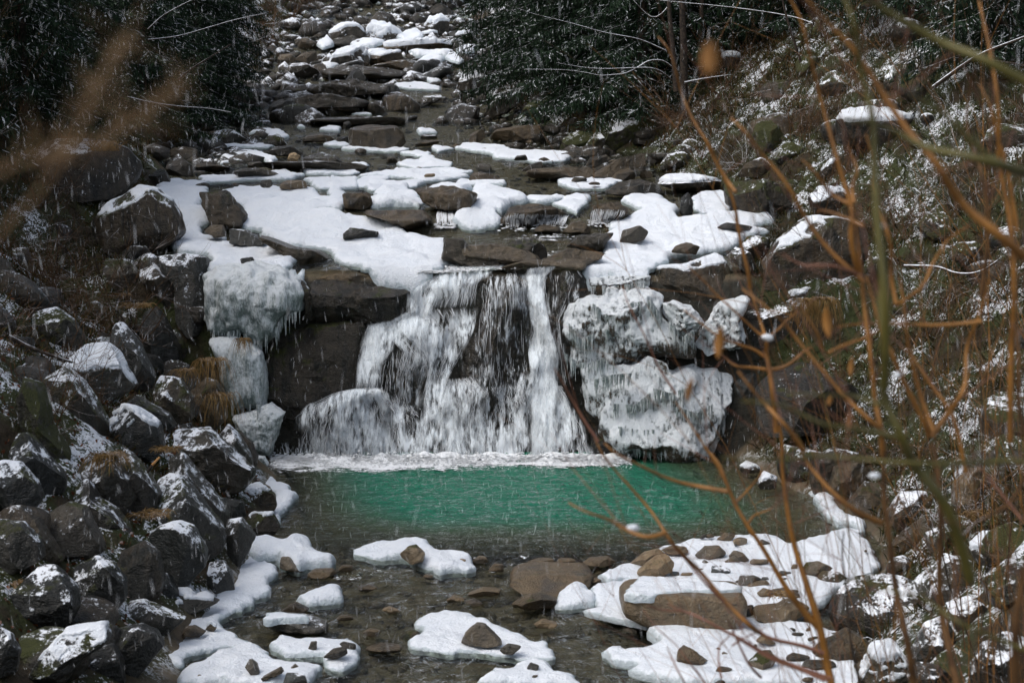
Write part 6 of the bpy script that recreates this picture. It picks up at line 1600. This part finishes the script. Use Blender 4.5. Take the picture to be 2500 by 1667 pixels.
def thicket(label, base, n, x0, x1, y0, y1, lean, mats, rmax):
    root = link("willow_shrub", None, label=label, category="shrub", group=WG); root.location = base
    b = np.array(base)
    for i in range(n):
        p0 = np.array([rng.uniform(x0, x1), rng.uniform(y0, y1), base[2] - .05])
        H = rng.uniform(3.2, 7.4); t = np.linspace(0, 1, 15)
        ln = lean + rng.normal() * .22; cv = rng.normal() * .5
        sw = np.cumsum(rng.normal(size=15)) * .035
        p = p0 + np.stack([ln * H * .75 * t + cv * t ** 2 + sw, rng.normal() * .5 * t ** 2, H * (t - .10 * t ** 3)], -1)
        r = rng.uniform(.45, 1) * rmax
        Ls, Rs = [p], [np.linspace(1, .22, 15) * r]
        for q in range(rng.integers(3, 8)):
            k = rng.integers(5, 14); d = p[k] - p[k - 1]; d = d / np.linalg.norm(d) + rng.normal(size=3) * np.array([.55, .3, .4]); l = rng.uniform(.3, 1.1); tt = np.linspace(0, 1, 6)[:, None]
            w = p[k] + d * l * tt + rng.normal(size=3) * .18 * l * tt ** 2
            Ls.append(w); Rs.append(np.linspace(.55, .18, 6) * r * .8)
        v, f = tubes([a - b for a in Ls], Rs, 4)
        link("stem", mesh("stem", v, f, M[mats[i % len(mats)]]), root)
thicket("loose willow thicket of thin orange shoots behind the two-stemmed willow", (2.6, 8.0, -.1), 40, 1.8, 3.8, 7.2, 9.0, -.10, ["willow", "twig", "redtwig"], .0050)
thicket("willow thicket of brown shoots before the right bank boulders", (4.0, 9.5, .4), 44, 2.8, 5.2, 8.6, 10.5, -.16, ["twig", "willow", "twig"], .0056)
thicket("nearest willow thicket at the right, thin blurred shoots", (2.6, 5.6, -.1), 26, 1.7, 3.2, 5.0, 6.4, -.10, ["willow", "olive", "twig"], .0040)
thicket("far willow thicket on the right, fine dark shoots", (5.6, 12.5, 1.4), 40, 4.0, 6.6, 11.5, 13.5, -.2, ["twig", "bark", "willow"], .0075)
def blob(crop, s, Y, r, label, mat="snow", name="snow_lump", cat="snow"):
    (u, v), = px(crop, s)
    vi, fi = ico(2); q = vi * np.array([r, r * .7, r * .6]) * (1 + .15 * fbm(vi * 1.5, 2, int(u))[:, None])
    o = link(name, mesh(name, q, fi, M[mat]), label=label, category=cat, group="small things caught on the willow"); o.location = at(u, v, Y)
blob("L", "815,525", 5.2, .026, "lump of snow on the low willow twig over the green pool")
blob("N", "620,205", 6.45, .03, "lump of snow in a willow fork, right of the icy rocks")
blob("H", "1385,420", 3.4, .010, "lump of snow on the blurred olive stem")
blob("M", "1340,170", 4.8, .020, "lump of snow on a twig above the frozen shore")
blob("N", "1495,455", 4.9, .014, "tiny lump of snow on a brown upright stem")
def wleaf(crop, s, Y, w, h, label, ax=.3):
    (u, v), = px(crop, s)
    t = np.linspace(0, 1, 9); prof = np.sin(math.pi * t) ** .7
    V = []
    for i, (a, b) in enumerate(zip(t, prof)):
        for k in (-1, -.5, 0, .5, 1): V.append((k * b * w / 2 + ax * h * (a - .5), .25 * w * k * k + .1 * h * math.sin(a * 3), h * (a - .5)))
    F = [(i * 5 + j, i * 5 + j + 1, i * 5 + j + 6, i * 5 + j + 5) for i in range(8) for j in range(4)]
    V2 = [(x, y + .0015, z) for x, y, z in V]
    n = len(V)
    F = F + [tuple(n + q for q in f[::-1]) for f in F]
    o = link("withered_leaf", mesh("withered_leaf", np.array(V + V2), F, M["willow"]), label=label, category="leaf", group="withered leaves hanging from the willow"); o.location = at(u, v, Y)
wleaf("C", "1345,390", 2.2, .028, .055, "blurred orange leaf hanging in front of the snow-topped stump", 0)
wleaf("N", "300,240", 4.2, .03, .10, "curled brown leaf beside the icy rocks", .1)
wleaf("N", "95,560", 4.0, .02, .07, "small reddish leaf in front of the lower ice dome", .2)
wleaf("H", "1030,1070", 4.4, .03, .10, "yellowish leaf hanging before the dark ledge", -.1)
wleaf("N", "1175,760", 5.0, .02, .06, "pale curled leaf before the overhung rock", .0)
wleaf("N", "1045,630", 5.0, .02, .04, "pale small leaf before the overhung rock", .2)
wleaf("N", "1190,400", 4.8, .02, .07, "brown leaf hanging right of the willow fork", .1)
# a dry plume close to the lens on the left
def plume(s, Yd, w, label):
    p = crv(path("Z", s, Yd), 4)
    c = p[0]
    root = link("dry_reed", None, label=label, category="reed", group="dry reeds close to the camera"); root.location = c
    L_, R2 = [p - c], [np.full(len(p), .0015)]
    v, f = tubes(L_, R2, 5); link("stalk", mesh("stalk", v, f, M["reed"]), root)
    L_, R2 = [], []
    for i in range(70):
        k = rng.integers(len(p) // 3, len(p)); q = p[k] - c
        d = rng.normal(size=3) * w * .55 + (p[min(k + 1, len(p) - 1)] - p[k - 1]) * .5
        L_.append(np.array([q, q + d * .5, q + d])); R2.append(np.array([.0006, .0009, .0003]))
    v, f = tubes(L_, R2, 3); link("plume", mesh("plume", v, f, M["reed"]), root, kind="stuff")
plume("-260,700 -120,470 0,385 110,355 240,325 330,265 410,200", 1.25, .030, "blurred dry reed plume drooping in from the left edge")
plume("-240,760 60,480 160,350 200,240 240,160 285,90", 1.35, .026, "blurred dry reed plume rising steeply at the upper left")

# ------------------------------------------------------------------ falling sleet
n = 8000
yy = (5.0 ** 2 + rng.random(n) * (32 ** 2 - 5.0 ** 2)) ** .5
uu, vv = rng.uniform(-150, 2650, n), rng.uniform(-150, 1800, n)
P = at(uu, vv, yy)
ok = P[:, 2] > TN(P[:, 0], P[:, 1]) + .3
L_, R2 = [], []
for q in P[ok]:
    l = rng.uniform(.03, .10); dx = rng.normal() * .006
    L_.append(np.array([q + [dx, 0, l / 2], q, q - [dx, 0, l / 2]])); R2.append(rng.uniform(.0008, .0020) * np.array([.3, 1, .3]))
v, f = tubes(L_, R2, 3)
link("falling_sleet", mesh("falling_sleet", v, f, M["sleet"]), kind="stuff", label="sleet falling over the stream")
# ------------------------------------------------------------------ a label of its own for every filler, told by its look and by the named thing beside it
import re as _re
def pix(o):
    p = np.array(o.location)
    x, y, z = p[0], p[1], p[2] - CAM_Z
    d = cp * y - sp_ * z
    return CX + x / d * FS, CY - (sp_ * y + cp * z) / d * FS
def short(l):
    return _re.split(r",| beside | under | in | on | with | whose | at | below | behind | near | between | free | right of | left of | wearing | leaning | wedged | next | against | above | strewn | along | lying | standing | touching | running | awash | half | poking | nearly | streaked | just | sunk | grown | and ", l)[0]
REFS = [(o, *pix(o), short(o["label"])) for o in list(C.objects) if o.get("label") and o.get("group") in (LB, RB, US, GB, SS, FL, SF, IC, LF, SU, "snow floes on the upper stream", "spruces along the stream")]
_cnt = {}
for r in REFS: _cnt[r[3]] = _cnt.get(r[3], 0) + 1
REFS = [r for r in REFS if _cnt[r[3]] == 1 and len(r[3].split()) >= 2]
_used = {o["label"] for o in C.objects if o.get("label")}
def autolabel(group, noun, look):
    for o in [o for o in C.objects if o.get("group") == group]:
        u, v = pix(o)
        best = sorted(REFS, key=lambda r: (r[1] - u) ** 2 + (r[2] - v) ** 2)[:60]
        for r in best:
            dx, dy = u - r[1], v - r[2]
            rel = ("left of" if dx < 0 else "right of") if abs(dx) > abs(dy) else ("above" if dy < 0 else "below")
            l = f"{look(o)} {noun} {rel} the {r[3]}"
            if l not in _used and len(l.split()) <= 16:
                _used.add(l); o["label"] = l; break
def lk(o):
    s = o.scale[0]
    return ("large" if s > .6 else "small" if s < .42 else "middling") + (" brown" if o["tone"] > .6 else " grey" if o["tone"] < .35 else " dull") + (" snow-dusted" if o["snow"] > .55 else "")
autolabel("gap-filling boulders of the left bank", "boulder", lk)
autolabel("half-sunk boulders of the right bank", "half-sunk boulder", lk)
autolabel("small stones in the upper stream", "stone", lambda o: "tiny" if o.scale[0] < .17 else "small")
autolabel("small stones on the shallow stream bed", "stone", lambda o: "tiny brown" if o.scale[0] < .12 else "small brown")
autolabel("pebbles on the gravel bar", "pebble", lambda o: "tiny" if o.scale[0] < .06 else "small")
autolabel("gravel shore under the right spruce", "shore stone", lambda o: "tiny" if o.scale[0] < .14 else "small")
autolabel("tumbled rocks of the far rapids", "rock in the rapids", lambda o: "big" if o.scale[0] > .6 else "small" if o.scale[0] < .4 else "middling")
_lk = lambda o: "tall" if o.dimensions[2] > 2 else "low"
for g, n_ in (("bare shrubs of the left wood", "bare dark shrub"), ("bushes among the left boulders", "thin brown bush"), ("leafless bushes of the right slope", "leafless bush"),
              ("low bushes between the right boulders", "leafless little bush"), ("bare shrubs below the right spruces", "bare shrub"), ("bare shrubs on the far left slope", "bare brown shrub")):
    autolabel(g, n_, _lk)
